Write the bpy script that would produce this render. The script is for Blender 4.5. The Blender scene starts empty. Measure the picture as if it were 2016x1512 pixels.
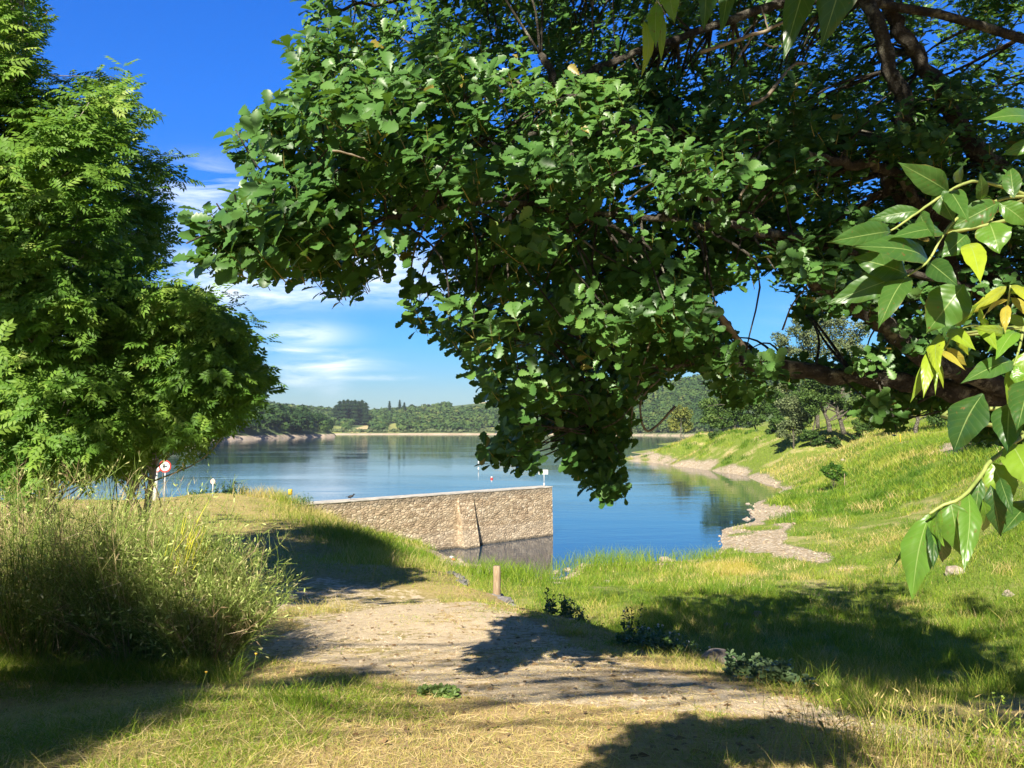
import bpy, math, random
import numpy as np
from mathutils import Vector
PI = math.pi
rng = np.random.default_rng(7)
random.seed(7)
sc = bpy.context.scene
COL = sc.collection

# ------------------------------------------------------------------ camera
PITCH = math.radians(3.35)
CH = 6.5
cam_d = bpy.data.cameras.new("camera")
cam = bpy.data.objects.new("camera", cam_d)
COL.objects.link(cam)
cam.location = (0, 0, CH)
cam.rotation_euler = (math.radians(90) + PITCH, 0, 0)
cam_d.sensor_width = 36.0
cam_d.lens = 36.0 * 1520 / 2016
cam_d.clip_start = 0.05
cam_d.clip_end = 20000
sc.camera = cam
sc.view_settings.view_transform = 'Standard'
sc.view_settings.look = 'None'
sc.view_settings.exposure = 1.12
sc.view_settings.gamma = 1.0
sc.cycles.max_bounces = 7
sc.cycles.diffuse_bounces = 3
sc.cycles.glossy_bounces = 3
sc.cycles.transmission_bounces = 4
sc.cycles.transparent_max_bounces = 4
sc.cycles.sample_clamp_indirect = 4.0

# ------------------------------------------------------------------ sun and sky
SUN_EL = math.radians(37)
sh = np.array([-0.25, -0.968])
sh = sh / np.linalg.norm(sh)
SUN = np.array([sh[0] * math.cos(SUN_EL), sh[1] * math.cos(SUN_EL), math.sin(SUN_EL)])   # towards the sun
sun_d = bpy.data.lights.new("sun", 'SUN')
sun_d.energy = 5.0
sun_d.angle = math.radians(0.5)
sun_d.color = (1.0, 0.93, 0.79)
sun = bpy.data.objects.new("sun", sun_d)
COL.objects.link(sun)
sun.rotation_euler = Vector(SUN).to_track_quat('Z', 'Y').to_euler()
sun.location = (0, 0, 60)


def ray(px, py):
    u = (px - 1008) / 1520.0
    v = (756 - py) / 1520.0
    c, s = math.cos(PITCH), math.sin(PITCH)
    return np.array([u, c - v * s, s + v * c])


def G(px, py, z):
    d = ray(px, py)
    t = (z - CH) / d[2]
    return np.array([0, 0, CH]) + d * t


def W(px, py, D):
    d = ray(px, py)
    return np.array([0, 0, CH]) + d * (D / d[1])


def proj(P):
    P = np.asarray(P, float)
    x, y, z = P[..., 0], P[..., 1], P[..., 2] - CH
    c, s = math.cos(PITCH), math.sin(PITCH)
    dep = y * c + z * s
    up = -y * s + z * c
    dep = np.where(dep < 0.05, 0.05, dep)
    return 1008 + 1520 * x / dep, 756 - 1520 * up / dep


world = bpy.data.worlds.new("World")
sc.world = world
world.use_nodes = True
wn = world.node_tree
for n in list(wn.nodes):
    wn.nodes.remove(n)


def nd(tree, typ, **kw):
    n = tree.nodes.new(typ)
    for k, v in kw.items():
        if k.startswith('i_'):
            key = k[2:]
            key = int(key) if key.isdigit() else key.replace('_', ' ')
            n.inputs[key].default_value = v
        else:
            setattr(n, k, v)
    return n


def mth(tree, op, a, b=None, clamp=False):
    n = tree.nodes.new('ShaderNodeMath')
    n.operation = op
    n.use_clamp = clamp
    for i, q in enumerate((a, b)):
        if q is None:
            continue
        if isinstance(q, (int, float)):
            n.inputs[i].default_value = q
        else:
            tree.links.new(q, n.inputs[i])
    return n.outputs[0]


def ramp(t, fac, stops, interp='LINEAR'):
    r = t.nodes.new('ShaderNodeValToRGB')
    r.color_ramp.interpolation = interp
    el = r.color_ramp.elements
    while len(el) < len(stops):
        el.new(0.5)
    for e, (p, c) in zip(el, stops):
        e.position = p
        e.color = (*c, 1)
    if fac is not None:
        t.links.new(fac, r.inputs[0])
    return r.outputs[0]


def mixc(t, fac, a, b, blend='MIX'):
    m = nd(t, 'ShaderNodeMix', data_type='RGBA', blend_type=blend)
    for key, q in (('Factor', fac), (6, a), (7, b)):
        if isinstance(q, (int, float)):
            m.inputs[key].default_value = q
        elif isinstance(q, tuple):
            m.inputs[key].default_value = (*q, 1)
        else:
            t.links.new(q, m.inputs[key])
    return m.outputs[2]


def build_world():
    t = wn
    L = t.links.new
    sky = nd(t, 'ShaderNodeTexSky', sky_type='NISHITA')
    sky.sun_disc = False
    sky.sun_elevation = SUN_EL
    sky.sun_rotation = math.atan2(SUN[0], SUN[1])
    sky.altitude = 800
    sky.air_density = 1.0
    sky.dust_density = 0.25
    sky.ozone_density = 3.0
    hs = nd(t, 'ShaderNodeHueSaturation', i_Saturation=1.22, i_Value=1.0)
    L(sky.outputs[0], hs.inputs['Color'])
    tc = nd(t, 'ShaderNodeTexCoord')
    sp = nd(t, 'ShaderNodeSeparateXYZ')
    grd = ramp(t, None, [(0, (.28, .34, .40)), (.05, (.29, .36, .42)), (.11, (.23, .43, .54)), (.37, (.22, .58, 1.03)), (.50, (.20, .60, 1.10)), (.64, (.13, .19, .26)), (1, (.10, .12, .15))])
    L(tc.outputs['Generated'], sp.inputs[0])
    X, Y, Z = sp.outputs
    yy = mth(t, 'MAXIMUM', Y, 0.05)
    az = mth(t, 'DIVIDE', X, yy)
    el = mth(t, 'DIVIDE', Z, yy)
    cv = nd(t, 'ShaderNodeCombineXYZ')
    L(mth(t, 'MULTIPLY', az, 5.0), cv.inputs[0])
    L(mth(t, 'MULTIPLY', el, 17.0), cv.inputs[1])
    nz = nd(t, 'ShaderNodeTexNoise', i_Scale=1.6, i_Detail=7.0, i_Roughness=0.58, i_Distortion=0.7)
    L(cv.outputs[0], nz.inputs['Vector'])
    cv2 = nd(t, 'ShaderNodeCombineXYZ')
    L(mth(t, 'MULTIPLY', az, 9.0), cv2.inputs[0])
    L(mth(t, 'MULTIPLY', el, 60.0), cv2.inputs[1])
    nz2 = nd(t, 'ShaderNodeTexNoise', i_Scale=1.3, i_Detail=5.0, i_Roughness=0.6, i_Distortion=0.5)
    L(cv2.outputs[0], nz2.inputs['Vector'])
    total = None
    for (px, py, wx, wy, amp, flat) in [
            (590, 660, 75, 20, 1.3, 0.3), (565, 690, 90, 5, 0.85, 0.8), (650, 717, 80, 14, 1.0, 0.8), (590, 742, 35, 18, .8, 0.5), (655, 745, 28, 28, .55, 0.4),
            (745, 744, 52, 4, 0.9, 0.8), (545, 580, 230, 22, .9, 0.4), (400, 560, 110, 45, .8, 0.3), (385, 365, 80, 42, 0.95, 0.2),
            (730, 520, 120, 30, 0.9, 0.3), (800, 560, 160, 30, .55, .3), (450, 470, 120, 60, 0.8, 0.2), (150, 620, 160, 60, 0.7, 0.3), (1650, 620, 120, 30, .2, .5)]:
        d = ray(px, py)
        a0, e0 = d[0] / d[1], d[2] / d[1]
        sx, se = wx / 1520.0, wy / 1520.0
        da = mth(t, 'DIVIDE', mth(t, 'SUBTRACT', az, float(a0)), sx)
        de = mth(t, 'DIVIDE', mth(t, 'SUBTRACT', el, float(e0)), se)
        r2 = mth(t, 'ADD', mth(t, 'MULTIPLY', da, da), mth(t, 'MULTIPLY', de, de))
        g = mth(t, 'POWER', 2.718, mth(t, 'MULTIPLY', r2, -0.8))
        mixn = mth(t, 'ADD', mth(t, 'MULTIPLY', nz.outputs[0], 1 - flat), mth(t, 'MULTIPLY', nz2.outputs[0], flat))
        m = mth(t, 'MULTIPLY', g, mth(t, 'MULTIPLY', mth(t, 'SUBTRACT', mixn, 0.36), 4.2 * amp, clamp=True))
        total = m if total is None else mth(t, 'ADD', total, m)
    total = mth(t, 'MULTIPLY', total, 1.0, clamp=True)
    total = mth(t, 'MULTIPLY', total, mth(t, 'GREATER_THAN', Y, 0.06))
    total = mth(t, 'MULTIPLY', total, 0.88)
    mx = nd(t, 'ShaderNodeMix', data_type='RGBA')
    L(total, mx.inputs['Factor'])
    L(Z, grd.node.inputs[0])
    back = mth(t, 'ADD', mth(t, 'MULTIPLY', mth(t, 'ADD', Y, .35), 1.6, clamp=True), .28, clamp=True)     # sky behind the viewer dimmed to deepen the shade
    bcol = nd(t, 'ShaderNodeCombineColor')
    for i_ in range(3):
        L(back, bcol.inputs[i_])
    L(mixc(t, 1.0, mixc(t, 1.0, hs.outputs[0], grd, 'MULTIPLY'), bcol.outputs[0], 'MULTIPLY'), mx.inputs[6])
    mx.inputs[7].default_value = (5.0, 5.5, 6.0, 1)
    bg = nd(t, 'ShaderNodeBackground', i_Strength=0.115)
    L(mx.outputs[2], bg.inputs[0])
    out = nd(t, 'ShaderNodeOutputWorld')
    L(bg.outputs[0], out.inputs[0])


build_world()

# ------------------------------------------------------------------ helpers


def tag(o, label=None, cat=None, group=None, kind=None):
    if label:
        o['label'] = label
    if cat:
        o['category'] = cat
    if group:
        o['group'] = group
    if kind:
        o['kind'] = kind
    return o


def empty(name, loc=(0, 0, 0), label=None, cat=None, group=None):
    o = bpy.data.objects.new(name, None)
    COL.objects.link(o)
    o.location = [float(q) for q in loc]
    o.empty_display_size = 0.2
    return tag(o, label, cat, group)


def mk(name, V, faces, mat=None, parent=None, smooth=True, attrs=None, uv=None):
    """one mesh object from world-space numpy data; faces is a list of (n,3) / (n,4) index arrays"""
    V = np.asarray(V, np.float32).reshape(-1, 3)
    if parent is not None:
        off = np.array(parent_world(parent), np.float32)
        V = V - off
    me = bpy.data.meshes.new(name)
    me.vertices.add(len(V))
    me.vertices.foreach_set('co', V.ravel())
    loops, starts = [], []
    pos = 0
    for F in faces:
        F = np.asarray(F, np.int32)
        if F.size == 0:
            continue
        k = F.shape[1]
        loops.append(F.ravel())
        starts.append(pos + np.arange(len(F), dtype=np.int32) * k)
        pos += F.size
    lp = np.concatenate(loops)
    st = np.concatenate(starts)
    me.loops.add(len(lp))
    me.loops.foreach_set('vertex_index', lp)
    me.polygons.add(len(st))
    me.polygons.foreach_set('loop_start', st)
    me.polygons.foreach_set('use_smooth', np.full(len(st), smooth, bool))
    if attrs:
        for k, a in attrs.items():
            at = me.attributes.new(k, 'FLOAT', 'POINT')
            at.data.foreach_set('value', np.asarray(a, np.float32))
    if uv is not None:
        ul = me.uv_layers.new(name='uv')
        ul.data.foreach_set('uv', np.asarray(uv, np.float32)[lp].ravel())
    me.update(calc_edges=True)
    o = bpy.data.objects.new(name, me)
    COL.objects.link(o)
    if mat:
        me.materials.append(mat)
    if parent is not None:
        o.parent = parent
    return o


def parent_world(p):
    v = np.array(p.location)
    while p.parent is not None:
        p = p.parent
        v = v + np.array(p.location)
    return v


class MB:
    """collects geometry for one mesh"""

    def __init__(s):
        s.V, s.T, s.Q, s.A, s.n = [], [], [], [], 0

    def add(s, V, T=None, Q=None, a=0.5):
        V = np.asarray(V, float).reshape(-1, 3)
        if T is not None and len(T):
            s.T.append(np.asarray(T, int) + s.n)
        if Q is not None and len(Q):
            s.Q.append(np.asarray(Q, int) + s.n)
        s.A.append(np.broadcast_to(np.asarray(a, float), (len(V),)))
        s.V.append(V)
        s.n += len(V)

    def build(s, name, mat, parent=None, smooth=True):
        fs = []
        if s.T:
            fs.append(np.concatenate(s.T))
        if s.Q:
            fs.append(np.concatenate(s.Q))
        return mk(name, np.concatenate(s.V), fs, mat, parent, smooth, {'rnd': np.concatenate(s.A)})

    def box(s, c, size, rz=0, a=0.5, taper=1.0):
        x, y, z = np.array(size) / 2.0
        V = np.array([[-x, -y, -z], [x, -y, -z], [x, y, -z], [-x, y, -z], [-x * taper, -y * taper, z], [x * taper, -y * taper, z], [x * taper, y * taper, z], [-x * taper, y * taper, z]])
        cr, sr = math.cos(rz), math.sin(rz)
        V = V @ np.array([[cr, sr, 0], [-sr, cr, 0], [0, 0, 1]]) + np.array(c)
        s.add(V, Q=[[0, 3, 2, 1], [4, 5, 6, 7], [0, 1, 5, 4], [1, 2, 6, 5], [2, 3, 7, 6], [3, 0, 4, 7]], a=a)

    def tube(s, P, R, n=6, a=0.5, cap=True, rough=0.0):
        P = np.asarray(P, float)
        R = np.broadcast_to(np.asarray(R, float), (len(P),))
        m = len(P)
        Tn = np.gradient(P, axis=0)
        Tn /= np.linalg.norm(Tn, axis=1)[:, None] + 1e-9
        ref = np.array([0.13, 0.21, 0.97]) if abs(Tn[0][2]) < 0.9 else np.array([0.97, 0.1, 0.2])
        A1 = np.cross(Tn, ref)
        A1 /= np.linalg.norm(A1, axis=1)[:, None] + 1e-9
        B1 = np.cross(Tn, A1)
        th = np.arange(n) * 2 * PI / n
        rr = R[:, None] * (1 + rough * rng.normal(size=(m, n)))
        V = P[:, None, :] + rr[..., None] * (np.cos(th)[None, :, None] * A1[:, None, :] + np.sin(th)[None, :, None] * B1[:, None, :])
        i = np.arange(m - 1)[:, None] * n
        j = np.arange(n)[None, :]
        j2 = (j + 1) % n
        Q = np.stack([i + j, i + j2, i + n + j2, i + n + j], -1).reshape(-1, 4)
        V = V.reshape(-1, 3)
        T = None
        if cap:
            V = np.concatenate([V, P[:1], P[-1:]])
            c0, c1 = m * n, m * n + 1
            T = [[c0, (k + 1) % n, k] for k in range(n)] + [[c1, (m - 1) * n + k, (m - 1) * n + (k + 1) % n] for k in range(n)]
        s.add(V, T=T, Q=Q, a=a)


def smooth_path(P, n=8, wob=0.0):
    """Catmull-Rom through the given points"""
    P = np.asarray(P, float)
    if len(P) < 3:
        t = np.linspace(0, 1, n)[:, None]
        out = P[0] * (1 - t) + P[-1] * t
    else:
        Q = np.concatenate([[2 * P[0] - P[1]], P, [2 * P[-1] - P[-2]]])
        out = []
        for k in range(1, len(Q) - 2):
            for t in np.linspace(0, 1, n, endpoint=False):
                a, b, c, d = Q[k - 1], Q[k], Q[k + 1], Q[k + 2]
                out.append(0.5 * ((2 * b) + (-a + c) * t + (2 * a - 5 * b + 4 * c - d) * t * t + (-a + 3 * b - 3 * c + d) * t ** 3))
        out.append(P[-1])
        out = np.array(out)
    if wob:
        nn = rng.normal(size=out.shape) * wob
        nn[0] = 0
        out = out + (nn + np.roll(nn, 1, 0)) / 2
    return out


def frames(Xd, Nn):
    """rotation matrices with columns X (along), Y, Z (normal)"""
    X = Xd / (np.linalg.norm(Xd, axis=-1, keepdims=True) + 1e-9)
    Z = Nn - np.sum(Nn * X, -1, keepdims=True) * X
    Z /= np.linalg.norm(Z, axis=-1, keepdims=True) + 1e-9
    Y = np.cross(Z, X)
    return np.stack([X, Y, Z], -1)


def scatter(tv, tf, M, P, S):
    """template verts tv (n,3), faces tf list, M (N,3,3), P (N,3), S (N,) -> V, faces"""
    N, n = len(P), len(tv)
    V = np.einsum('nij,kj->nki', M, tv) * np.asarray(S)[:, None, None] + P[:, None, :]
    off = (np.arange(N) * n)[:, None, None]
    return V.reshape(-1, 3), [(np.asarray(f)[None] + off).reshape(-1, np.asarray(f).shape[1]) for f in tf]


def inpoly(px, py, poly):
    px = np.asarray(px, float)
    py = np.asarray(py, float)
    r = np.zeros(px.shape, bool)
    n = len(poly)
    for i in range(n):
        x1, y1 = poly[i]
        x2, y2 = poly[(i + 1) % n]
        if y1 == y2:
            continue
        c = ((y1 > py) != (y2 > py)) & (px < (x2 - x1) * (py - y1) / (y2 - y1) + x1)
        r ^= c
    return r


def rnd_unit(n):
    v = rng.normal(size=(n, 3))
    return v / np.linalg.norm(v, axis=1)[:, None]


def vnoise(x, y, seed=0):
    """smooth value noise, vectorised"""
    xi, yi = np.floor(x).astype(np.int64), np.floor(y).astype(np.int64)
    fx, fy = x - xi, y - yi
    fx, fy = fx * fx * (3 - 2 * fx), fy * fy * (3 - 2 * fy)

    def h(a, b):
        q = (a * 374761393 + b * 668265263 + seed * 974711) & 0x7fffffff
        q = ((q ^ (q >> 13)) * 1274126177) & 0x7fffffff
        return ((q ^ (q >> 16)) & 0xffff) / 65535.0
    return (h(xi, yi) * (1 - fx) + h(xi + 1, yi) * fx) * (1 - fy) + (h(xi, yi + 1) * (1 - fx) + h(xi + 1, yi + 1) * fx) * fy


def sstep(a, b, x):
    t = np.clip((x - a) / (b - a), 0, 1)
    return t * t * (3 - 2 * t)


# ------------------------------------------------------------------ materials
def newmat(name):
    m = bpy.data.materials.new(name)
    m.use_nodes = True
    t = m.node_tree
    for n in list(t.nodes):
        t.nodes.remove(n)
    out = nd(t, 'ShaderNodeOutputMaterial')
    return m, t, out


def leafmat(name, stops, rough=0.45, trans=0.25, tint=(0.10, 0.22, 0.02), spec=0.5, spots=None):
    m, t, out = newmat(name)
    at = nd(t, 'ShaderNodeAttribute', attribute_name='rnd')
    col = ramp(t, at.outputs['Fac'], stops)
    if spots:
        ob = nd(t, 'ShaderNodeTexCoord')
        nz = nd(t, 'ShaderNodeTexNoise', i_Scale=spots[0], i_Detail=3.0)
        t.links.new(ob.outputs['Object'], nz.inputs['Vector'])
        f = mth(t, 'MULTIPLY', mth(t, 'SUBTRACT', nz.outputs[0], 0.55), 4.0, clamp=True)
        col = mixc(t, mth(t, 'MULTIPLY', f, 0.6), col, spots[1])
    bs = nd(t, 'ShaderNodeBsdfPrincipled', i_Roughness=rough)
    bs.inputs['Specular IOR Level'].default_value = spec
    t.links.new(col, bs.inputs['Base Color'])
    tr = nd(t, 'ShaderNodeBsdfTranslucent')
    t.links.new(mixc(t, 0.65, col, tint), tr.inputs[0])
    mx = nd(t, 'ShaderNodeMixShader', i_0=trans)
    t.links.new(bs.outputs[0], mx.inputs[1])
    t.links.new(tr.outputs[0], mx.inputs[2])
    t.links.new(mx.outputs[0], out.inputs[0])
    return m


def noisemat(name, stops, scale=5.0, rough=0.9, bump=0.3, bscale=None, detail=8.0, stretch=(1, 1, 1), dist=0.05, second=None):
    m, t, out = newmat(name)
    tc = nd(t, 'ShaderNodeTexCoord')
    mp = nd(t, 'ShaderNodeMapping')
    mp.inputs['Scale'].default_value = stretch
    t.links.new(tc.outputs['Object'], mp.inputs[0])
    nz = nd(t, 'ShaderNodeTexNoise', i_Scale=scale, i_Detail=detail, i_Roughness=0.62)
    t.links.new(mp.outputs[0], nz.inputs['Vector'])
    col = ramp(t, nz.outputs[0], stops)
    if second:
        n3 = nd(t, 'ShaderNodeTexNoise', i_Scale=second[0], i_Detail=6.0, i_Roughness=0.7)
        t.links.new(mp.outputs[0], n3.inputs['Vector'])
        f = mth(t, 'MULTIPLY', mth(t, 'SUBTRACT', n3.outputs[0], second[1]), 9.0, clamp=True)
        col = mixc(t, f, col, second[2])
    bs = nd(t, 'ShaderNodeBsdfPrincipled', i_Roughness=rough)
    t.links.new(col, bs.inputs['Base Color'])
    n2 = nd(t, 'ShaderNodeTexNoise', i_Scale=bscale or scale * 3, i_Detail=6.0, i_Roughness=0.7)
    t.links.new(mp.outputs[0], n2.inputs['Vector'])
    bp = nd(t, 'ShaderNodeBump', i_Strength=bump, i_Distance=dist)
    t.links.new(n2.outputs[0], bp.inputs['Height'])
    t.links.new(bp.outputs[0], bs.inputs['Normal'])
    t.links.new(bs.outputs[0], out.inputs[0])
    return m


def plain(name, rgb, rough=0.5, metal=0.0, dirt=0.15):
    d = tuple(c * (1 - dirt) * 0.8 for c in rgb)
    return noisemat(name, [(0.3, d), (0.7, rgb)], scale=6.0, rough=rough, bump=0.1, dist=0.01)


M_oak = leafmat('oak_leaf', [(0, (.040, .110, .024)), (.5, (.085, .195, .042)), (.9, (.140, .265, .058)), (.97, (.20, .29, .06)), (.98, (.30, .26, .08)), (1, (.30, .24, .05))], rough=0.40, trans=0.26, tint=(.16, .30, .012), spec=0.42)
M_ash = leafmat('ash_leaf', [(0, (.056, .145, .018)), (.5, (.130, .262, .036)), (.8, (.25, .39, .055)), (1, (.42, .52, .13))], rough=0.5, trans=0.38, tint=(.20, .36, .012), spec=0.25)
M_bark = noisemat('oak_bark', [(.3, (.022, .019, .014)), (.5, (.075, .062, .046)), (.75, (.20, .175, .13))], scale=9, bump=1.0, bscale=22, rough=0.95, dist=0.09, second=(6, .53, (.38, .36, .27)))
M_twig = noisemat('pale_twig', [(.3, (.16, .12, .08)), (.7, (.36, .30, .21))], scale=20, bump=0.4, dist=0.004)
M_ashbark = noisemat('ash_bark', [(.3, (.20, .17, .13)), (.7, (.48, .43, .36))], scale=9, bump=0.5, bscale=30, dist=0.01, second=(6, .6, (.55, .52, .45)))
M_greentwig = noisemat('green_twig', [(.3, (.18, .24, .05)), (.7, (.36, .40, .12))], scale=30, bump=0.1, rough=0.5, dist=0.002)
M_grass = leafmat('grass_blade', [(0, (.060, .15, .012)), (.25, (.16, .28, .020)), (.5, (.30, .38, .035)), (.72, (.50, .42, .12)), (.9, (.64, .49, .22)), (1, (.72, .58, .33))], rough=0.55, trans=0.3, tint=(.40, .48, .04), spec=0.25)
M_broom = leafmat('broom_stem', [(0, (.09, .16, .02)), (.3, (.18, .27, .04)), (.6, (.33, .41, .10)), (.8, (.34, .22, .12)), (.93, (.62, .48, .30)), (1, (.62, .60, .05))], rough=0.55, trans=0.12, tint=(.2, .26, .04), spec=0.3)
M_pod = leafmat('broom_pod', [(0, (.28, .38, .08)), (.6, (.52, .60, .20)), (1, (.62, .52, .28))], rough=0.5, trans=0.25, tint=(.4, .45, .1), spec=0.3)
M_fartree = leafmat('far_foliage', [(0, (.028, .066, .020)), (.5, (.050, .100, .026)), (.85, (.085, .140, .034)), (1, (.15, .18, .05))], rough=0.7, trans=0.12, tint=(.08, .15, .02), spec=0.15)
M_conifer = leafmat('conifer_foliage', [(0, (.022, .055, .022)), (1, (.05, .095, .035))], rough=0.7, trans=0.03, spec=0.1)
M_bank = leafmat('bank_tree_foliage', [(0, (.045, .095, .018)), (.5, (.085, .15, .03)), (.85, (.15, .21, .05)), (1, (.24, .26, .08))], rough=0.6, trans=0.2, tint=(.14, .22, .03), spec=0.25)
M_pale = leafmat('pale_willow_foliage', [(0, (.10, .14, .055)), (.6, (.19, .23, .10)), (1, (.32, .34, .17))], rough=0.6, trans=0.2, tint=(.2, .24, .08), spec=0.25)
M_autumn = leafmat('yellowish_foliage', [(0, (.11, .15, .03)), (.6, (.20, .22, .05)), (1, (.30, .27, .08))], rough=0.6, trans=0.2, tint=(.25, .25, .04), spec=0.2)
M_rock = noisemat('granite_rock', [(.3, (.26, .20, .15)), (.55, (.42, .35, .28)), (.8, (.58, .52, .45))], scale=5, bump=0.7, bscale=14, dist=0.05, second=(9, .6, (.30, .29, .20)))
M_slate = noisemat('grey_edging_stone', [(.3, (.13, .12, .115)), (.6, (.27, .25, .24)), (.8, (.42, .40, .37))], scale=6, bump=0.7, dist=0.03)
M_wood = noisemat('weathered_wood', [(.3, (.20, .13, .08)), (.55, (.34, .25, .16)), (.8, (.50, .41, .29))], scale=4, bump=0.6, bscale=12, stretch=(14, 14, 1.2), dist=0.01)
M_white = plain('white_paint', (.80, .80, .78))
M_red = plain('red_paint', (.60, .05, .04))
M_yellow = plain('yellow_paint', (.85, .52, .04))
M_metal = plain('galvanised_metal', (.55, .57, .60), rough=0.4)
M_black = plain('black_rubber', (.02, .02, .022))
M_glass = plain('dark_car_glass', (.04, .06, .08), rough=0.1)
M_orange = plain('orange_brick_stone', (.62, .22, .10), rough=0.8)

# ------------------------------------------------------------------ terrain
K1, K2 = 6.0, 5.0


def uv_(x, y):
    yy = np.maximum(y + 8.0, 0.8)
    return x / yy * K1, np.log(yy) * K2


ctrl = []


def cg(px, py, z):
    p = G(px, py, z)
    ctrl.append((p[0], p[1], z))


def cw(px, D, z):
    ctrl.append(((px - 1008) / 1520.0 * D, D, z))


def cxy(x, y, z):
    ctrl.append((x, y, z))


# the bank the photographer stands on
for p in [(-900, 1512, 5.2), (0, 1512, 4.98), (400, 1512, 5.02), (1008, 1512, 4.9), (1600, 1512, 4.85), (2016, 1512, 4.8), (3000, 1512, 4.8),
          (260, 1440, 4.97), (400, 1378, 4.86), (620, 1400, 4.82), (900, 1440, 4.72), (1300, 1430, 4.65), (1750, 1470, 4.72), (2016, 1480, 4.72),
          (0, 1400, 4.55), (200, 1345, 4.42), (500, 1320, 4.35), (750, 1330, 4.4), (1000, 1330, 4.46), (1250, 1350, 4.46), (1500, 1385, 4.47), (1750, 1432, 4.5),
          (1000, 1250, 4.08), (800, 1180, 3.6), (978, 1172, 3.45), (900, 1135, 3.25), (650, 1100, 3.12), (500, 1020, 3.05), (480, 980, 3.0), (560, 985, 3.0),
          (300, 985, 3.05), (60, 990, 3.2), (-300, 1000, 3.3), (200, 1180, 3.9), (-400, 1250, 4.3), (0, 1100, 3.6), (780, 1105, 2.95), (720, 1062, 2.85), (640, 1030, 2.85),
          (1080, 1214, 3.6), (1180, 1235, 3.75), (1260, 1265, 3.88), (1400, 1302, 4.02), (1560, 1365, 4.33), (1750, 1424, 4.48), (2016, 1445, 4.55), (2500, 1450, 4.6)]:
    cg(*p)
for x in (-14, -6, 0, 6, 14):
    cxy(x, -3, 5.15)
    cxy(x, -7, 5.4)
    cxy(x, 1.0, 5.0)
# steep drop just below the path and terrace edge
for (px, D, z) in [(900, 24, 1.3), (820, 30, 1.1), (760, 33, 1.0), (985, 18.5, 1.9), (985, 24, 1.0), (1090, 16, 2.0), (1090, 21, 1.1), (1200, 13.0, 2.5), (1300, 12, 2.7),
                   (1400, 11, 2.9), (1560, 9.5, 3.15), (1750, 8.4, 3.4), (2016, 8, 3.55), (2500, 9, 3.6), (1300, 15, 2.0), (1560, 12, 2.6), (1750, 11, 2.75), (2016, 11, 2.85), (2500, 12, 3.2),
                   (680, 38.5, 1.9), (740, 39.5, 1.1), (800, 40.5, .7), (860, 40, .25), (620, 37.2, 2.5)]:
    cw(px, D, z)
# lower meadow and shore
for p in [(900, 1108, .35), (950, 1112, .25), (1010, 1135, .35), (1000, 1150, .8), (1090, 1143, .05), (1060, 1137, 0.0), (1150, 1170, .9), (1300, 1180, 1.0), (1500, 1150, .8), (1700, 1200, 1.2),
          (2016, 1200, 1.5), (1700, 1300, 2.0), (1300, 1240, 1.75), (2016, 1330, 2.4), (1160, 1112, .05), (1250, 1106, .05), (1400, 1099, .05), (1430, 1085, .08), (1422, 1060, .03),
          (1430, 1040, .03), (1475, 1010, .04), (1490, 990, .04), (1540, 968, .03), (1540, 958, .05), (1480, 940, .08), (1400, 925, .1), (1300, 911, .1), (1242, 900, .1),
          (1330, 1120, .25), (1500, 1060, .35), (1600, 1100, .6), (1600, 1050, .55), (1600, 1000, .6), (1600, 955, .8), (1640, 966, 1.4), (1750, 1000, 1.4), (1750, 1100, 1.1), (1900, 1000, 2.4),
          (1900, 1100, 1.9), (2016, 1050, 2.9), (2016, 960, 4.0), (1900, 940, 3.3), (1800, 935, 3.0), (1780, 912, 3.7), (1870, 905, 4.2), (2016, 930, 4.4), (2500, 1000, 5.0),
          (1300, 885, 1.0), (1340, 875, 1.9), (1380, 890, 1.2), (1450, 905, .8), (1500, 900, 1.3), (1562, 886, 2.6), (1640, 890, 2.7), (1700, 905, 2.4), (1500, 875, 3.0)]:
    cg(*p)
for (px, D, z) in [(1370, 165, 4.6), (1390, 160, 6.0), (1440, 140, 6.1), (1500, 130, 6.2), (1560, 122, 6.25), (1640, 110, 6.25), (1720, 98, 6.0), (1800, 85, 5.7), (1900, 75, 5.5), (2016, 60, 5.6), (2500, 50, 6.5),
                   (1640, 150, 6.9), (1640, 220, 10.0), (1640, 300, 15.0), (1500, 200, 7.2), (1440, 200, 6.3), (1500, 300, 9.0), (1850, 200, 14), (2100, 150, 14), (2100, 300, 22), (1390, 220, 2.0), (1400, 300, -1.0), (1340, 200, .5),
                   (1440, 300, 4), (1300, 185, -.3), (1240, 190, -1.0), (1330, 260, -2), (1750, 78, 4.9), (1850, 66, 4.9), (2016, 50, 5.2)]:
    cw(px, D, z)
# lake bed
for (px, D, z) in [(1000, 44, -1.2), (950, 46, -1.2), (1060, 50, -1.5), (1150, 45, -1.2), (1300, 46, -1.0), (1200, 60, -1.6), (1400, 60, -1.2), (1300, 90, -1.8), (1450, 80, -1.0), (1200, 120, -2), (1000, 80, -2),
                   (1000, 150, -2.5), (1000, 320, -3), (700, 50, -1.5), (600, 44, -1.0), (500, 52, -1.5), (300, 50, -1.4), (0, 48, -1.2), (-500, 52, -1.0), (500, 100, -2.5), (0, 100, -2.5), (-600, 100, -2.5),
                   (500, 300, -3), (-300, 300, -3), (1250, 300, -3), (1010, 37.5, -.45), (960, 38, -.45), (920, 39, -.3), (1060, 38, -.4), (800, 44, -1), (880, 46, -1),
                   (480, 43, 2.6), (300, 41, 2.7), (60, 40, 2.8), (-400, 40, 3.0), (575, 38.5, 2.8), (1440, 110, -.7), (1340, 130, -1.2), (1250, 150, -1.2)]:
    cw(px, D, z)
ctrl = np.array(ctrl)
CU, CV_ = uv_(ctrl[:, 0], ctrl[:, 1])
CC = 0.12
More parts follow.
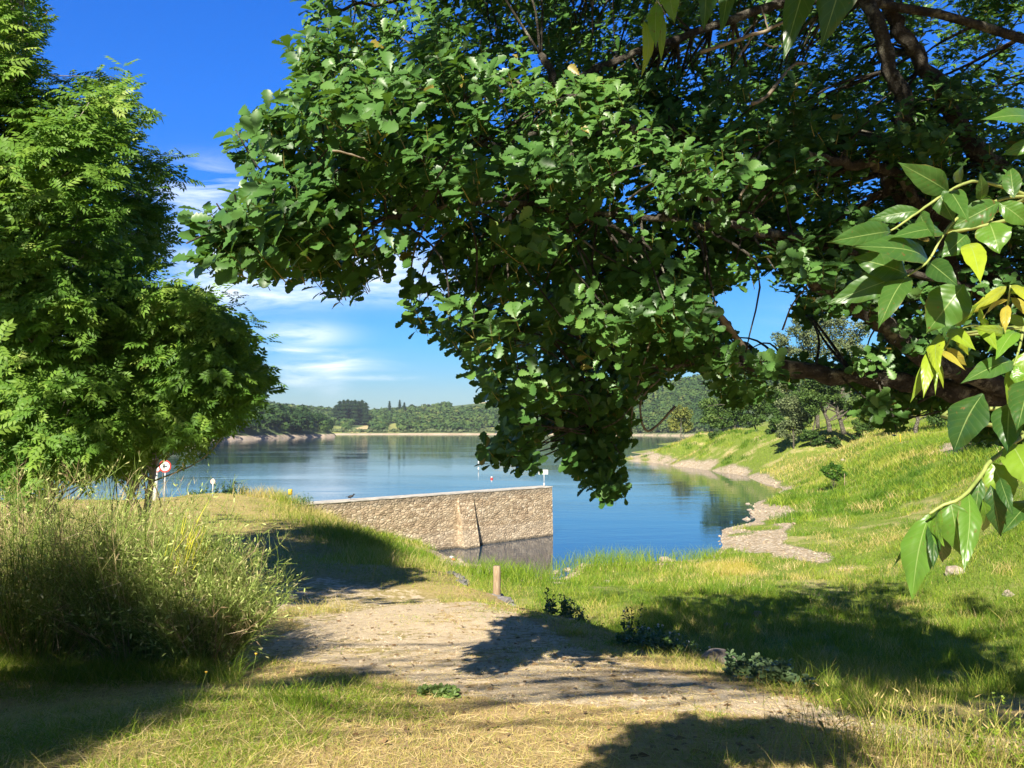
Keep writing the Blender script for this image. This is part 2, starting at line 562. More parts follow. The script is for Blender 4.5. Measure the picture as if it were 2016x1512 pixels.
A_ = np.sqrt((CU[:, None] - CU[None]) ** 2 + (CV_[:, None] - CV_[None]) ** 2 + CC ** 2)
ncp = len(ctrl)
AA = np.zeros((ncp + 1, ncp + 1))
AA[:ncp, :ncp] = A_ - np.eye(ncp) * 0.01
AA[:ncp, ncp] = AA[ncp, :ncp] = 1
CW_ = np.linalg.solve(AA, np.concatenate([ctrl[:, 2], [0]]))


def terr(x, y, detail=True):
    x = np.atleast_1d(np.asarray(x, float))
    y = np.atleast_1d(np.asarray(y, float))
    shp = x.shape
    x, y = x.ravel(), y.ravel()
    z = np.empty(len(x))
    for s in range(0, len(x), 20000):
        u, v = uv_(x[s:s + 20000], y[s:s + 20000])
        r = np.sqrt((u[:, None] - CU[None]) ** 2 + (v[:, None] - CV_[None]) ** 2 + CC ** 2)
        z[s:s + 20000] = r @ CW_[:ncp] + CW_[ncp]
    if detail:
        amp = np.clip(np.hypot(x, y) / 20, 0.3, 2.2) * np.clip(z / 0.6, 0.1, 1)
        z = z + amp * (0.06 * (vnoise(x * .9, y * .9, 3) - .5) + 0.035 * (vnoise(x * 2.7, y * 2.7, 5) - .5)) + 0.012 * (vnoise(x * 9, y * 9, 8) - .5)
    return z.reshape(shp)


# ---- painted zones, measured from the photograph, stored per ground vertex in the world
PATH = [(480, 1290), (560, 1240), (650, 1222), (800, 1195), (930, 1180), (1060, 1235), (1180, 1290), (1330, 1325), (1450, 1350), (1560, 1378), (1800, 1432), (2300, 1480), (2300, 1500), (1800, 1470),
        (1600, 1436), (1400, 1404), (1200, 1390), (1000, 1385), (850, 1365), (700, 1325), (560, 1305)]
BARE = [(500, 1150), (620, 1140), (800, 1150), (880, 1190), (760, 1230), (600, 1225), (520, 1190)]
PEB = [[(1415, 1052), (1450, 1010), (1500, 980), (1560, 1000), (1565, 1040), (1545, 1072), (1640, 1085), (1700, 1112), (1660, 1122), (1600, 1108), (1450, 1083), (1405, 1075)],
       [(1225, 900), (1280, 884), (1330, 902), (1400, 903), (1470, 918), (1540, 945), (1580, 960), (1560, 972), (1500, 955), (1400, 934), (1300, 918)],
       [(860, 1072), (960, 1095), (1075, 1130), (1060, 1150), (1000, 1140), (930, 1132), (880, 1115), (840, 1085)],
       [(1060, 1140), (1100, 1112), (1160, 1102), (1400, 1090), (1420, 1102), (1300, 1112), (1150, 1120), (1100, 1150)],
       [(1840, 890), (1870, 870), (1900, 862), (1910, 880), (1880, 895)], [(1775, 868), (1822, 892), (1815, 896), (1770, 874)]]
MOSS = [(1350, 1112), (1400, 1104), (1480, 1108), (1500, 1128), (1400, 1134)]


def zones(x, y, z):
    px, py = proj(np.stack([x, y, z], -1))
    jx = (vnoise(x * 1.3, y * 1.3, 11) - .5) * 40
    jy = (vnoise(x * 1.1, y * 1.1, 12) - .5) * 16
    path = (inpoly(px + jx, py + jy, PATH) * 1.0) + inpoly(px + jx, py + jy, BARE) * 0.75
    peb = np.zeros(x.shape)
    for q in PEB:
        peb = np.maximum(peb, inpoly(px + jx * .7, py + jy * .6, q) * (1.0 - .75 * (vnoise(x * .45, y * .45, 14) > .66)))
    moss = inpoly(px + jx, py + jy * .5, MOSS) * 1.0
    dist = np.hypot(x, y)
    # green lush meadow: everything below the terrace edge on the right
    lush = sstep(3.6, 2.6, z) * sstep(11, 15, y + np.maximum(0, x) * .55)
    lush = np.maximum(lush, sstep(14, 19, y) * sstep(2, 5, x))
    lush = np.where((z > 2.6) & (x < -1.0), 0.35, lush)
    behind = y < 2.0
    path = np.where(behind, 0, path)
    peb = np.where(behind, 0, peb)
    peb = np.maximum(peb, (z < 0.06) * 1.0)
    return path, peb, moss, lush, px, py


NR, NC = 620, 440
rr = np.exp(np.linspace(math.log(1.4), math.log(345), NR))
aa = np.linspace(-1, 1, NC)
aa = aa * 0.75 + 0.25 * aa ** 3
YY = (rr - 8.0)[:, None] * np.ones(NC)[None]
XX = (rr * 1.0 + 2.5)[:, None] * aa[None]
ZZ = terr(XX, YY)
path_, peb_, moss_, lush_, _, _ = zones(XX, YY, ZZ)


def blur(a, k=2):
    for _ in range(k):
        p = np.pad(a, 1, mode='edge')
        a = (p[1:-1, 1:-1] * 2 + p[:-2, 1:-1] + p[2:, 1:-1] + p[1:-1, :-2] + p[1:-1, 2:]) / 6
    return a


path_, peb_, moss_, lush_ = blur(path_, 3), blur(peb_, 2), blur(moss_, 2), blur(lush_, 3)


def grid_faces(nr, nc):
    i = np.arange(nr - 1)[:, None] * nc
    j = np.arange(nc - 1)[None]
    return np.stack([i + j, i + j + 1, i + nc + j + 1, i + nc + j], -1).reshape(-1, 4)


def ground_material():
    m, t, out = newmat('ground')
    L = t.links.new
    tc = nd(t, 'ShaderNodeTexCoord')

    def att(n):
        return nd(t, 'ShaderNodeAttribute', attribute_name=n).outputs['Fac']

    def noise(s, d=6.0, r=.6):
        n = nd(t, 'ShaderNodeTexNoise', i_Scale=s, i_Detail=d, i_Roughness=r)
        L(tc.outputs['Object'], n.inputs['Vector'])
        return n.outputs[0]
    nA, nB, nC = noise(0.55, 8), noise(9.0, 6, .7), noise(60.0, 4, .7)
    dry = ramp(t, nB, [(.3, (.36, .24, .11)), (.5, (.52, .36, .17)), (.7, (.64, .46, .25))])
    grn = ramp(t, nB, [(.3, (.10, .15, .02)), (.55, (.19, .25, .035)), (.75, (.34, .33, .08))])
    greenish = mth(t, 'MULTIPLY', mth(t, 'SUBTRACT', nA, .52), 7.0, clamp=True)
    near = mixc(t, mth(t, 'MULTIPLY', greenish, 0.35), dry, grn)
    mead_dry = mixc(t, mth(t, 'MULTIPLY', mth(t, 'SUBTRACT', noise(.25, 7, .65), .53), 8.0, clamp=True), grn, (.42, .36, .16))
    base = mixc(t, att('lush'), near, mead_dry)
    base = mixc(t, att('moss'), base, (.42, .36, .05))
    dirt = ramp(t, nB, [(.3, (.48, .355, .21)), (.5, (.64, .50, .32)), (.72, (.74, .62, .44))])
    dirt = mixc(t, mth(t, 'MULTIPLY', mth(t, 'SUBTRACT', nC, .56), 6.0, clamp=True), dirt, (.68, .63, .56))
    pf = mth(t, 'MULTIPLY', mth(t, 'SUBTRACT', mth(t, 'ADD', att('path'), mth(t, 'MULTIPLY', mth(t, 'SUBTRACT', mth(t, 'MULTIPLY', mth(t, 'ADD', nB, noise(1.7, 6, .7)), .5), .5), 5.0)), .58), 3.0, clamp=True)
    base = mixc(t, pf, base, dirt)
    vo = nd(t, 'ShaderNodeTexVoronoi', i_Scale=7.0)
    L(tc.outputs['Object'], vo.inputs['Vector'])
    vc = nd(t, 'ShaderNodeSeparateColor')
    L(vo.outputs['Color'], vc.inputs[0])
    peb = ramp(t, vc.outputs[0], [(0, (.29, .22, .14)), (.4, (.41, .325, .22)), (.8, (.52, .43, .31)), (1, (.64, .57, .46))])
    qf = mth(t, 'MULTIPLY', mth(t, 'SUBTRACT', mth(t, 'ADD', att('peb'), mth(t, 'MULTIPLY', mth(t, 'SUBTRACT', nB, .5), 1.8)), .5), 4.0, clamp=True)
    base = mixc(t, qf, base, peb)
    bs = nd(t, 'ShaderNodeBsdfPrincipled', i_Roughness=0.95)
    bs.inputs['Specular IOR Level'].default_value = 0.2
    L(base, bs.inputs['Base Color'])
    bp = nd(t, 'ShaderNodeBump', i_Strength=0.7, i_Distance=0.03)
    L(mth(t, 'ADD', mth(t, 'ADD', nB, nC), mth(t, 'MULTIPLY', vo.outputs['Distance'], mth(t, 'MULTIPLY', qf, -4.0))), bp.inputs['Height'])
    L(bp.outputs[0], bs.inputs['Normal'])
    L(bs.outputs[0], out.inputs[0])
    return m


M_ground = ground_material()
g = mk('ground', np.stack([XX, YY, ZZ], -1), [grid_faces(NR, NC)], M_ground, attrs={'path': path_.ravel(), 'peb': peb_.ravel(), 'moss': moss_.ravel(), 'lush': lush_.ravel()})
tag(g, kind='structure')

# ------------------------------------------------------------------ hills and far shore


def hill_z(px, D):
    pen_D = np.interp(px, [-900, 0, 390, 520, 645, 700], [380, 405, 431, 520, 650, 700])
    f = (D - pen_D)
    msk = sstep(662, 615, px)
    bay = 7 * (vnoise(px / 23., px * 0 + 3, 91) - .5)
    pen = -3 + 5.4 * sstep(-12, 10, f + bay) * sstep(205, 180, f) * sstep(668, 655, px) + 9.5 * sstep(8, 60, f) * sstep(190, 110, f) * msk + 1.6 * (vnoise(px / 9., D / 9., 92) - .5) * sstep(-4, 6, f)
    top = np.interp(px, [-900, -300, 400, 560, 650, 730, 800, 900, 1000, 1100, 1250, 1350, 1450, 1700, 2600], [770, 772, 782, 797, 806, 809, 801, 789, 778, 771, 768, 745, 728, 722, 700])
    Dr = np.interp(px, [-900, 1150, 1300, 1450, 2600], [1500, 1500, 1150, 1000, 900])
    Ds = np.interp(px, [-900, 1150, 1240, 1400, 1440, 1480, 2600], [965, 955, 820, 700, 620, 330, 330])
    rz = (845 - top) / 1520.0 * Dr + CH - 9
    k = np.clip((D - Ds) / (Dr - Ds), 0, 1)
    far = -3 + 5.4 * sstep(-14, 14, D - Ds) + (rz - 2.4) * (0.35 * k + 0.65 * sstep(0, 1, k)) * (D > Ds)
    lump = 5.0 * (vnoise(px / 70., D / 90., 21) - .5) * sstep(0.05, 0.3, k)
    far = far + lump + np.clip(D - Dr, 0, 900) * 0.012
    z = np.maximum(pen, far)
    return z


hr = np.concatenate([np.linspace(335, 700, 180), np.linspace(703, 1700, 260), np.linspace(1710, 3200, 40)])
hp = np.linspace(-900, 2700, 560)
HP, HD = np.meshgrid(hp, hr)
HX = (HP - 1008) / 1520 * HD
HZ = hill_z(HP, HD)
HPX, HPY = proj(np.stack([HX, HD, HZ + 0.1], -1))
FIELDS = [([(868, 795), (905, 788), (955, 784), (1010, 783), (1060, 786), (1060, 794), (960, 793), (900, 797)], 1.0), ([(680, 851), (700, 843), (722, 836), (735, 843), (732, 852)], 1.0),
          ([(758, 851), (762, 836), (782, 832), (790, 846), (788, 852)], 0.55), ([(648, 853), (650, 838), (680, 840), (675, 853)], 0.45), ([(925, 850), (945, 845), (980, 840), (985, 846), (960, 851)], .6),
          ([(680, 828), (700, 820), (712, 822), (700, 829)], .45), ([(815, 806), (880, 800), (880, 797), (815, 803)], .4), ([(1580, 838), (1580, 812), (1700, 808), (1720, 838)], 1.0)]


def field_at(px, py):
    f = np.zeros(px.shape)
    for q, v in FIELDS:
        f = np.where(inpoly(px, py, q), v, f)
    return f


HF = field_at(HPX, HPY)
HS = np.clip(1 - (HZ - np.where(HD > 690, 1.1, 2.1)) / .5, 0, 1) * (HZ > -1)


def hill_material():
    m, t, out = newmat('hill_ground')
    L = t.links.new
    tc = nd(t, 'ShaderNodeTexCoord')
    n = nd(t, 'ShaderNodeTexNoise', i_Scale=0.05, i_Detail=8.0, i_Roughness=.7)
    L(tc.outputs['Object'], n.inputs['Vector'])
    f = nd(t, 'ShaderNodeAttribute', attribute_name='field').outputs['Fac']
    s = nd(t, 'ShaderNodeAttribute', attribute_name='sand').outputs['Fac']
    under = ramp(t, n.outputs[0], [(.3, (.05, .09, .025)), (.7, (.11, .16, .04))])
    fld = ramp(t, f, [(.3, (.20, .27, .06)), (.6, (.30, .30, .09)), (1.0, (.52, .42, .21))])
    c = mixc(t, mth(t, 'GREATER_THAN', f, .25), under, fld)
    c = mixc(t, s, c, ramp(t, n.outputs[0], [(.35, (.36, .27, .19)), (.65, (.54, .43, .33))]))
    bs = nd(t, 'ShaderNodeBsdfPrincipled', i_Roughness=1.0)
    L(c, bs.inputs['Base Color'])
    L(bs.outputs[0], out.inputs[0])
    return m


h = mk('hills', np.stack([HX, HD, HZ], -1), [grid_faces(len(hr), len(hp))], hill_material(), attrs={'field': HF.ravel(), 'sand': HS.ravel()})
tag(h, kind='structure')


def crown_template(n=70, cards=True):
    """a lumpy crown of leaf-cluster faces spread over and inside an ellipsoid, unit radius"""
    d = rnd_unit(n)
    d[:, 2] = np.where(d[:, 2] < -0.45, -d[:, 2], d[:, 2])
    lumps = rnd_unit(7)
    b = np.max(d @ lumps.T, axis=1)
    r = (0.72 + 0.33 * np.clip(b, 0, 1) ** 4) * rng.uniform(.82, 1.05, n)
    P = d * r[:, None]
    nrm = d + rnd_unit(n) * 0.45
    X = np.cross(nrm, rnd_unit(n))
    M = frames(X, nrm)
    s = rng.uniform(.75, 1.3, n) * (2.9 / math.sqrt(n))
    tv = np.array([[-.5, -.35, 0], [.1, -.5, .06], [.55, 0, -.04], [.15, .5, .05], [-.5, .3, 0]])
    tf = [[[0, 1, 2, 3, 4]]]
    V = np.einsum('nij,kj->nki', M, tv) * s[:, None, None] + P[:, None]
    F = (np.array([[0, 1, 2], [0, 2, 3], [0, 3, 4]])[None] + (np.arange(n) * 5)[:, None, None]).reshape(-1, 3)
    a = np.repeat(rng.uniform(-.12, .12, n), 5)
    return V.reshape(-1, 3), F, a


def wood(name, P, R, mat, n=60, flat=0.85, tints=None, nt=8):
    tpl = [crown_template(n) for _ in range(nt)]
    mb = MB()
    idx = rng.integers(0, nt, len(P))
    for k in range(nt):
        s = np.where(idx == k)[0]
        if not len(s):
            continue
        tv, tf, ta = tpl[k]
        th = rng.uniform(0, 2 * PI, len(s))
        c, sn = np.cos(th), np.sin(th)
        z0 = np.zeros(len(s))
        M = np.stack([np.stack([c, -sn, z0], -1), np.stack([sn, c, z0], -1), np.stack([z0, z0, z0 + flat * rng.uniform(.85, 1.2, len(s))], -1)], -2)
        V, F = scatter(tv, [tf], M, P[s], R[s])
        base = tints[s] if tints is not None else rng.beta(2, 2.5, len(s))
        a = np.clip(base[:, None] + ta[None], 0, 1).ravel()
        mb.add(V, T=F[0], a=a)
    return mb.build(name, mat, smooth=False)


def scatter_hill(px0, px1, D0, D1, n, cond):
    px = rng.uniform(px0, px1, n)
    D = np.sqrt(rng.uniform(D0 ** 2, D1 ** 2, n))
    z = hill_z(px, D)
    X = (px - 1008) / 1520 * D
    qx, qy = proj(np.stack([X, D, z + 3], -1))
    q2x, q2y = proj(np.stack([X, D, z + .1], -1))
    ok = cond(px, D, z)
    for dz in (0.1, 4, 8, 12):
        qx, qy = proj(np.stack([X, D, z + dz], -1))
        ok &= (field_at(qx, qy) < .25)
    ok &= (z > 2.6)
    return np.stack([X, D, z], -1)[ok], px[ok]


P1, p1 = scatter_hill(380, 1500, 880, 1560, 8200, lambda px, D, z: (D < np.interp(px, [0, 1150, 1300, 1450], [1560, 1560, 1250, 1100])))
R1 = rng.uniform(4.2, 8.0, len(P1))
P1[:, 2] += R1 * .75
tw = 0.38 + 0.5 * vnoise(P1[:, 0] / 60, P1[:, 1] / 60, 33) + rng.normal(0, .13, len(P1))
o = wood('far_woodland', P1, R1, M_fartree, n=46, tints=np.clip(tw, 0, 1))
tag(o, 'dense green woodland covering the hills beyond the far shore of the lake', 'woodland', kind='stuff')
P2, p2 = scatter_hill(1180, 1620, 560, 1000, 2600, lambda px, D, z: px > 1200)
R2 = rng.uniform(4.2, 8.0, len(P2))
P2[:, 2] += R2 * .8
tw = 0.3 + 0.5 * vnoise(P2[:, 0] / 40, P2[:, 1] / 40, 35) + rng.normal(0, .16, len(P2))
o = wood('hillside_woodland', P2, R2, M_fartree, n=110, tints=np.clip(tw, 0, 1))
tag(o, 'wooded hillside rising behind the low grassy point on the right', 'woodland', kind='stuff')
P3, p3 = scatter_hill(-500, 652, 385, 800, 4200, lambda px, D, z: (D < np.interp(px, [-900, 0, 390, 520, 645, 700], [380, 405, 431, 520, 650, 700]) + 130) & (z > 2.7))
R3 = rng.uniform(4.6, 8.2, len(P3)) * np.where(p3 > 600, .8, 1)
P3[:, 2] += R3 * .9
tw = 0.05 + 0.45 * vnoise(P3[:, 0] / 25, P3[:, 1] / 25, 37) + rng.normal(0, .13, len(P3))
tw = np.where(P3[:, 2] < 9, tw + .25, tw)
o = wood('peninsula_woodland', P3, R3, M_fartree, n=150, tints=np.clip(tw, 0, 1))
tag(o, 'woodland of rounded broadleaf trees on the rocky peninsula at left', 'woodland', kind='stuff')
# low scrub on the far shore line
ns = 900
px = rng.uniform(640, 1420, ns)
Dd = np.interp(px, [-900, 1150, 1240, 1400, 1440], [965, 955, 820, 700, 620]) + rng.uniform(10, 40, ns)
X = (px - 1008) / 1520 * Dd
Rs = rng.uniform(1.4, 3.4, ns)
o = wood('shore_scrub', np.stack([X, Dd, hill_z(px, Dd) + Rs * .5], -1), Rs, M_pale, n=24, tints=rng.uniform(0, .5, ns), nt=4)
tag(o, 'low pale scrub along the sandy line of the far shore', 'scrub', kind='stuff')


def conifer(base, hgt, r, label, group):
    e = empty('conifer', base, label, 'conifer tree', group)
    mb = MB()
    mb.tube([base, base + np.array([0, 0, hgt * .9])], [r * .09, r * .02], n=5)
    mb.build('trunk', M_bark, e)
    n = 900
    k = rng.uniform(0.02, 1, n) ** 0.8
    th = rng.uniform(0, 2 * PI, n)
    tier = 1 - k
    rad = r * tier ** .38 * (0.8 + 0.2 * np.sin(k * 42)) * rng.uniform(.75, 1.05, n) + .1
    P = np.stack([np.cos(th) * rad * .55, np.sin(th) * rad * .55, (0.08 + .92 * k) * hgt], -1) + base
    X = np.stack([np.cos(th), np.sin(th), np.full(n, -.35)], -1)
    N = np.stack([np.cos(th) * .4, np.sin(th) * .4, np.ones(n)], -1) + rnd_unit(n) * .3
    V, F = scatter(np.array([[-.5, -.3, 0], [.6, 0, 0], [-.5, .3, 0]]), [[[0, 1, 2]]], frames(X, N), P, rad * .8 + 1.0)
    mk('crown', V, F, M_conifer, e, smooth=False, attrs={'rnd': np.repeat(rng.uniform(0, 1, n), 3)})
    return e


ORD = ['first', 'second', 'third', 'fourth', 'fifth', 'sixth', 'seventh', 'eighth', 'ninth']
k = 0
for px, top in [(662, 797), (669, 789), (677, 787), (685, 786), (692, 788), (699, 787), (706, 789), (713, 787), (720, 792)]:
    D = 1180 + 25 * math.sin(k * 2.1)
    zt = W(px, top, D)
    zb = float(hill_z(np.array([px]), np.array([D]))[0])
    conifer(np.array([zt[0], D, zb]), zt[2] - zb, 12.5 + rng.uniform(-1, 1), '%s conifer from the left in the tight dark stand on the far ridge' % ORD[k], 'conifers in the stand on the ridge')
    k += 1
for px, top, lab in [(767, 789, 'lone pointed conifer on the far ridge, left of a slightly taller one'), (787, 787, 'tallest pointed conifer standing alone on the far ridge'), (796, 792, 'small conifer beside the tallest lone one on the far ridge')]:
    D = 1350
    zt = W(px, top, D)
    zb = float(hill_z(np.array([px]), np.array([D]))[0])
    conifer(np.array([zt[0], D, zb]), zt[2] - zb, 5.5, lab, 'lone conifers on the ridge')


# ------------------------------------------------------------------ water
def water_material():
    m, t, out = newmat('lake_water')
    L = t.links.new
    tc = nd(t, 'ShaderNodeTexCoord')

    def noise(sc_, s, d, dist=0.0):
        mp = nd(t, 'ShaderNodeMapping')
        mp.inputs['Scale'].default_value = sc_
        L(tc.outputs['Object'], mp.inputs[0])
        n = nd(t, 'ShaderNodeTexNoise', i_Scale=s, i_Detail=d, i_Roughness=.55, i_Distortion=dist)
        L(mp.outputs[0], n.inputs['Vector'])
        return n.outputs[0]
    big = noise((1, 2.2, 1), 0.02, 3.0, .6)
    zone = mth(t, 'MULTIPLY', mth(t, 'SUBTRACT', big, .42), 5.0, clamp=True)
    rip = noise((1, 1.8, 1), 1.1, 4.0, .3)
    swl = noise((.6, 1.6, 1), 0.22, 2.0, .2)
    hgt = mth(t, 'ADD', mth(t, 'MULTIPLY', mth(t, 'MULTIPLY', rip, mth(t, 'ADD', mth(t, 'MULTIPLY', zone, .75), .08)), .085), mth(t, 'MULTIPLY', swl, .07))
    bp = nd(t, 'ShaderNodeBump', i_Strength=0.5, i_Distance=0.5)
    L(hgt, bp.inputs['Height'])
    bs = nd(t, 'ShaderNodeBsdfPrincipled', i_Roughness=0.04)
    bs.inputs['Base Color'].default_value = (.007, .030, .065, 1)
    bs.inputs['IOR'].default_value = 1.85
    bs.inputs['Specular IOR Level'].default_value = 0.5
    L(bp.outputs[0], bs.inputs['Normal'])
    L(bs.outputs[0], out.inputs[0])
    return m


o = mk('lake_water', [[-3500, 20, 0], [4500, 20, 0], [4500, 3300, 0], [-3500, 3300, 0]], [[[0, 1, 2, 3]]], water_material(), smooth=False)
tag(o, kind='structure')


# ------------------------------------------------------------------ stone wall
def masonry_material():
    m, t, out = newmat('rubble_masonry')
    L = t.links.new
    uvn = nd(t, 'ShaderNodeUVMap', uv_map='uv')
    mp = nd(t, 'ShaderNodeMapping')
    mp.inputs['Scale'].default_value = (6.4, 11.5, 1)
    L(uvn.outputs[0], mp.inputs[0])
    nz = nd(t, 'ShaderNodeTexNoise', i_Scale=1.6, i_Detail=4.0)
    L(mp.outputs[0], nz.inputs['Vector'])
    vec = nd(t, 'ShaderNodeMix', data_type='VECTOR')
    vec.inputs['Factor'].default_value = 0.30
    L(mp.outputs[0], vec.inputs[4])
    L(nz.outputs[1], vec.inputs[5])
    vo = nd(t, 'ShaderNodeTexVoronoi', i_Scale=1.0)
    L(vec.outputs[1], vo.inputs['Vector'])
    ve = nd(t, 'ShaderNodeTexVoronoi', feature='DISTANCE_TO_EDGE', i_Scale=1.0)
    L(vec.outputs[1], ve.inputs['Vector'])
    sp = nd(t, 'ShaderNodeSeparateColor')
    L(vo.outputs['Color'], sp.inputs[0])
    col = ramp(t, sp.outputs[0], [(0, (.28, .20, .125)), (.4, (.44, .33, .22)), (.75, (.56, .44, .30)), (1, (.66, .55, .41))])
    n2 = nd(t, 'ShaderNodeTexNoise', i_Scale=0.45, i_Detail=6.0, i_Roughness=.65)
    L(uvn.outputs[0], n2.inputs['Vector'])
    col = mixc(t, mth(t, 'MULTIPLY', mth(t, 'SUBTRACT', n2.outputs[0], .45), 2.2, clamp=True), col, (.43, .34, .22))
    joint = mth(t, 'MULTIPLY', mth(t, 'SUBTRACT', .075, ve.outputs['Distance']), 14.0, clamp=True)
    col = mixc(t, mth(t, 'MULTIPLY', joint, 0.5), col, (.17, .125, .08))
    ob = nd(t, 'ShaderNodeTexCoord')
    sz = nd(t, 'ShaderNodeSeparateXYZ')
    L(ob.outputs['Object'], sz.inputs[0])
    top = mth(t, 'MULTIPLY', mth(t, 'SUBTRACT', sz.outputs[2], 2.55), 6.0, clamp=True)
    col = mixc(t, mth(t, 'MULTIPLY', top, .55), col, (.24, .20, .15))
    st_ = nd(t, 'ShaderNodeTexNoise', i_Scale=1.0, i_Detail=5.0, i_Roughness=.7)
    ms = nd(t, 'ShaderNodeMapping')
    ms.inputs['Scale'].default_value = (2.2, .25, 1)
    L(uvn.outputs[0], ms.inputs[0])
    L(ms.outputs[0], st_.inputs['Vector'])
    col = mixc(t, mth(t, 'MULTIPLY', mth(t, 'SUBTRACT', st_.outputs[0], .52), 3.0, clamp=True), col, mixc(t, .55, col, (.20, .15, .10)))
    tide = mth(t, 'MULTIPLY', mth(t, 'SUBTRACT', mth(t, 'ADD', .95, mth(t, 'MULTIPLY', n2.outputs[0], .12)), sz.outputs[2]), 14.0, clamp=True)
    col = mixc(t, mth(t, 'MULTIPLY', tide, .28), col, (.50, .42, .33))
    wet = mth(t, 'MULTIPLY', mth(t, 'SUBTRACT', .16, sz.outputs[2]), 9.0, clamp=True)
    col = mixc(t, mth(t, 'MULTIPLY', wet, .8), col, (.06, .05, .035))
    bs = nd(t, 'ShaderNodeBsdfPrincipled', i_Roughness=0.95)
    L(col, bs.inputs['Base Color'])
    n4 = nd(t, 'ShaderNodeTexNoise', i_Scale=9.0, i_Detail=5.0)
    L(uvn.outputs[0], n4.inputs['Vector'])
    hgt = mth(t, 'ADD', mth(t, 'MULTIPLY', mth(t, 'MINIMUM', ve.outputs['Distance'], .22), 4.0), mth(t, 'ADD', mth(t, 'MULTIPLY', sp.outputs[1], .8), mth(t, 'MULTIPLY', n4.outputs[0], .5)))
    bp = nd(t, 'ShaderNodeBump', i_Strength=0.9, i_Distance=0.035)
    L(hgt, bp.inputs['Height'])
    L(bp.outputs[0], bs.inputs['Normal'])
    L(bs.outputs[0], out.inputs[0])
    return m


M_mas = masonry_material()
WA, WB = G(590, 992, 3.0), G(1087, 957, 3.0)
wt = (WB - WA)
wlen = np.linalg.norm(wt)
wt /= wlen
WA2 = WA - wt * 2.5
wn_ = np.array([wt[1], -wt[0], 0])       # towards the camera side
wall = empty('stone_jetty_wall', (WA2[0], WA2[1], 0), 'long rubble stone jetty wall with a leaning buttress, standing in the lake edge', 'stone wall')
wall_L = wlen + 2.5


def slab(u0, u1, zb, zt, f_b, f_t, back, nu, nz):
    """wall block as a grid: front face, top, ends, back; f_b/f_t offset of the front towards the camera at base / top"""
    us = np.linspace(u0, u1, nu)
    zs = np.linspace(zb, zt, nz)
    V, UV, Q = [], [], []

    def sheet(fn, n1, n2):
        b = sum(len(v) for v in V)
        g1, g2 = np.meshgrid(np.linspace(0, 1, n2), np.linspace(0, 1, n1))
        pts, uvs = fn(g2, g1)
        V.append(pts.reshape(-1, 3))
        UV.append(uvs.reshape(-1, 2))
        Q.append(grid_faces(n1, n2) + b)

    def P3_(u, f, z):
        return WA2[None, None] * np.array([1, 1, 0]) + wt[None, None] * u[..., None] + wn_[None, None] * f[..., None] + np.array([0, 0, 1.0])[None, None] * z[..., None]

    def front(a, b):
        u = u0 + (u1 - u0) * b
        z = zb + (zt - zb) * a
        f = f_b + (f_t - f_b) * a + 0.05 * (vnoise(u * 2.3, z * 4, 5) - .5) * sstep(1, .96, a)
        return P3_(u, f, z), np.stack([u, z], -1)
    sheet(front, nz, nu)

    def top(a, b):
        u = u0 + (u1 - u0) * b
        f = f_t + (back - f_t) * a
        return P3_(u, f, np.full(u.shape, zt) + 0 * a), np.stack([u, zt + (f_t - f)], -1)
    sheet(top, 2, nu)

    def bk(a, b):
        u = u1 + (u0 - u1) * b
        return P3_(u, np.full(u.shape, back), zb + (zt - zb) * a), np.stack([u + 50, zb + (zt - zb) * a], -1)
    sheet(bk, 2, 2)
    for uu, sgn in ((u0, 1), (u1, -1)):
        def end(a, b, uu=uu, sgn=sgn):
            z = zb + (zt - zb) * a
            ff = f_b + (f_t - f_b) * a
            bb = b if sgn < 0 else 1 - b
            f = ff + (back - ff) * bb
            return P3_(np.full(z.shape, uu) + 0 * b, f, z), np.stack([f + uu + 9, z], -1)
        sheet(end, nz, 2)
    return np.concatenate(V), [np.concatenate(Q)], np.concatenate(UV)


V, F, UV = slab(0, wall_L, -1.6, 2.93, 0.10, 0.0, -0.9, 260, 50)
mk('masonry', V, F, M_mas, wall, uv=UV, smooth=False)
V, F, UV = slab(-0.02, wall_L + .03, 2.932, 2.985, 0.03, 0.03, -0.93, 60, 2)
mk('coping', V, F, noisemat('mortar_coping', [(.3, (.34, .31, .27)), (.7, (.62, .58, .52))], scale=2, bump=.5), wall, uv=UV, smooth=False)
ub = np.dot((G(930, 1079, 0) - WA2)[:2], wt[:2])
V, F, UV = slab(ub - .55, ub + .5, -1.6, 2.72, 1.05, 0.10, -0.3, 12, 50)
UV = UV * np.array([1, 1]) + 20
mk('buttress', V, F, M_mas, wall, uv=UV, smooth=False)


# ------------------------------------------------------------------ ribbons: grass and broom
def ribbons(P, Dv, L_, Wd, bend, segs=2, rnd=None, side=None):
    """curved tapering ribbons; bend (N,3) added quadratically"""
    N = len(P)
    Dv = Dv / np.linalg.norm(Dv, axis=1)[:, None]
    if side is None:
        side = np.cross(Dv, rnd_unit(N))
    side = side / (np.linalg.norm(side, axis=1)[:, None] + 1e-9)
    V = []
    for k in range(segs):
        s = k / segs
        c = P + Dv * (L_ * s)[:, None] + bend * (s * s)
        w = (Wd * (1 - .55 * s))[:, None] * .5
        V += [c - side * w, c + side * w]
    V.append(P + Dv * L_[:, None] + bend)
    V = np.stack(V, 1)
    nv = 2 * segs + 1
    off = (np.arange(N) * nv)[:, None, None]
    Q = [[2 * k, 2 * k + 1, 2 * k + 3, 2 * k + 2] for k in range(segs - 1)]
    T = [[2 * segs - 2, 2 * segs - 1, 2 * segs]]
    F = []
    if Q:
        F.append((np.array(Q)[None] + off).reshape(-1, 4))
    F.append((np.array(T)[None] + off).reshape(-1, 3))
    a = np.repeat(rnd if rnd is not None else rng.uniform(0, 1, N), nv)
    return V.reshape(-1, 3), F, a



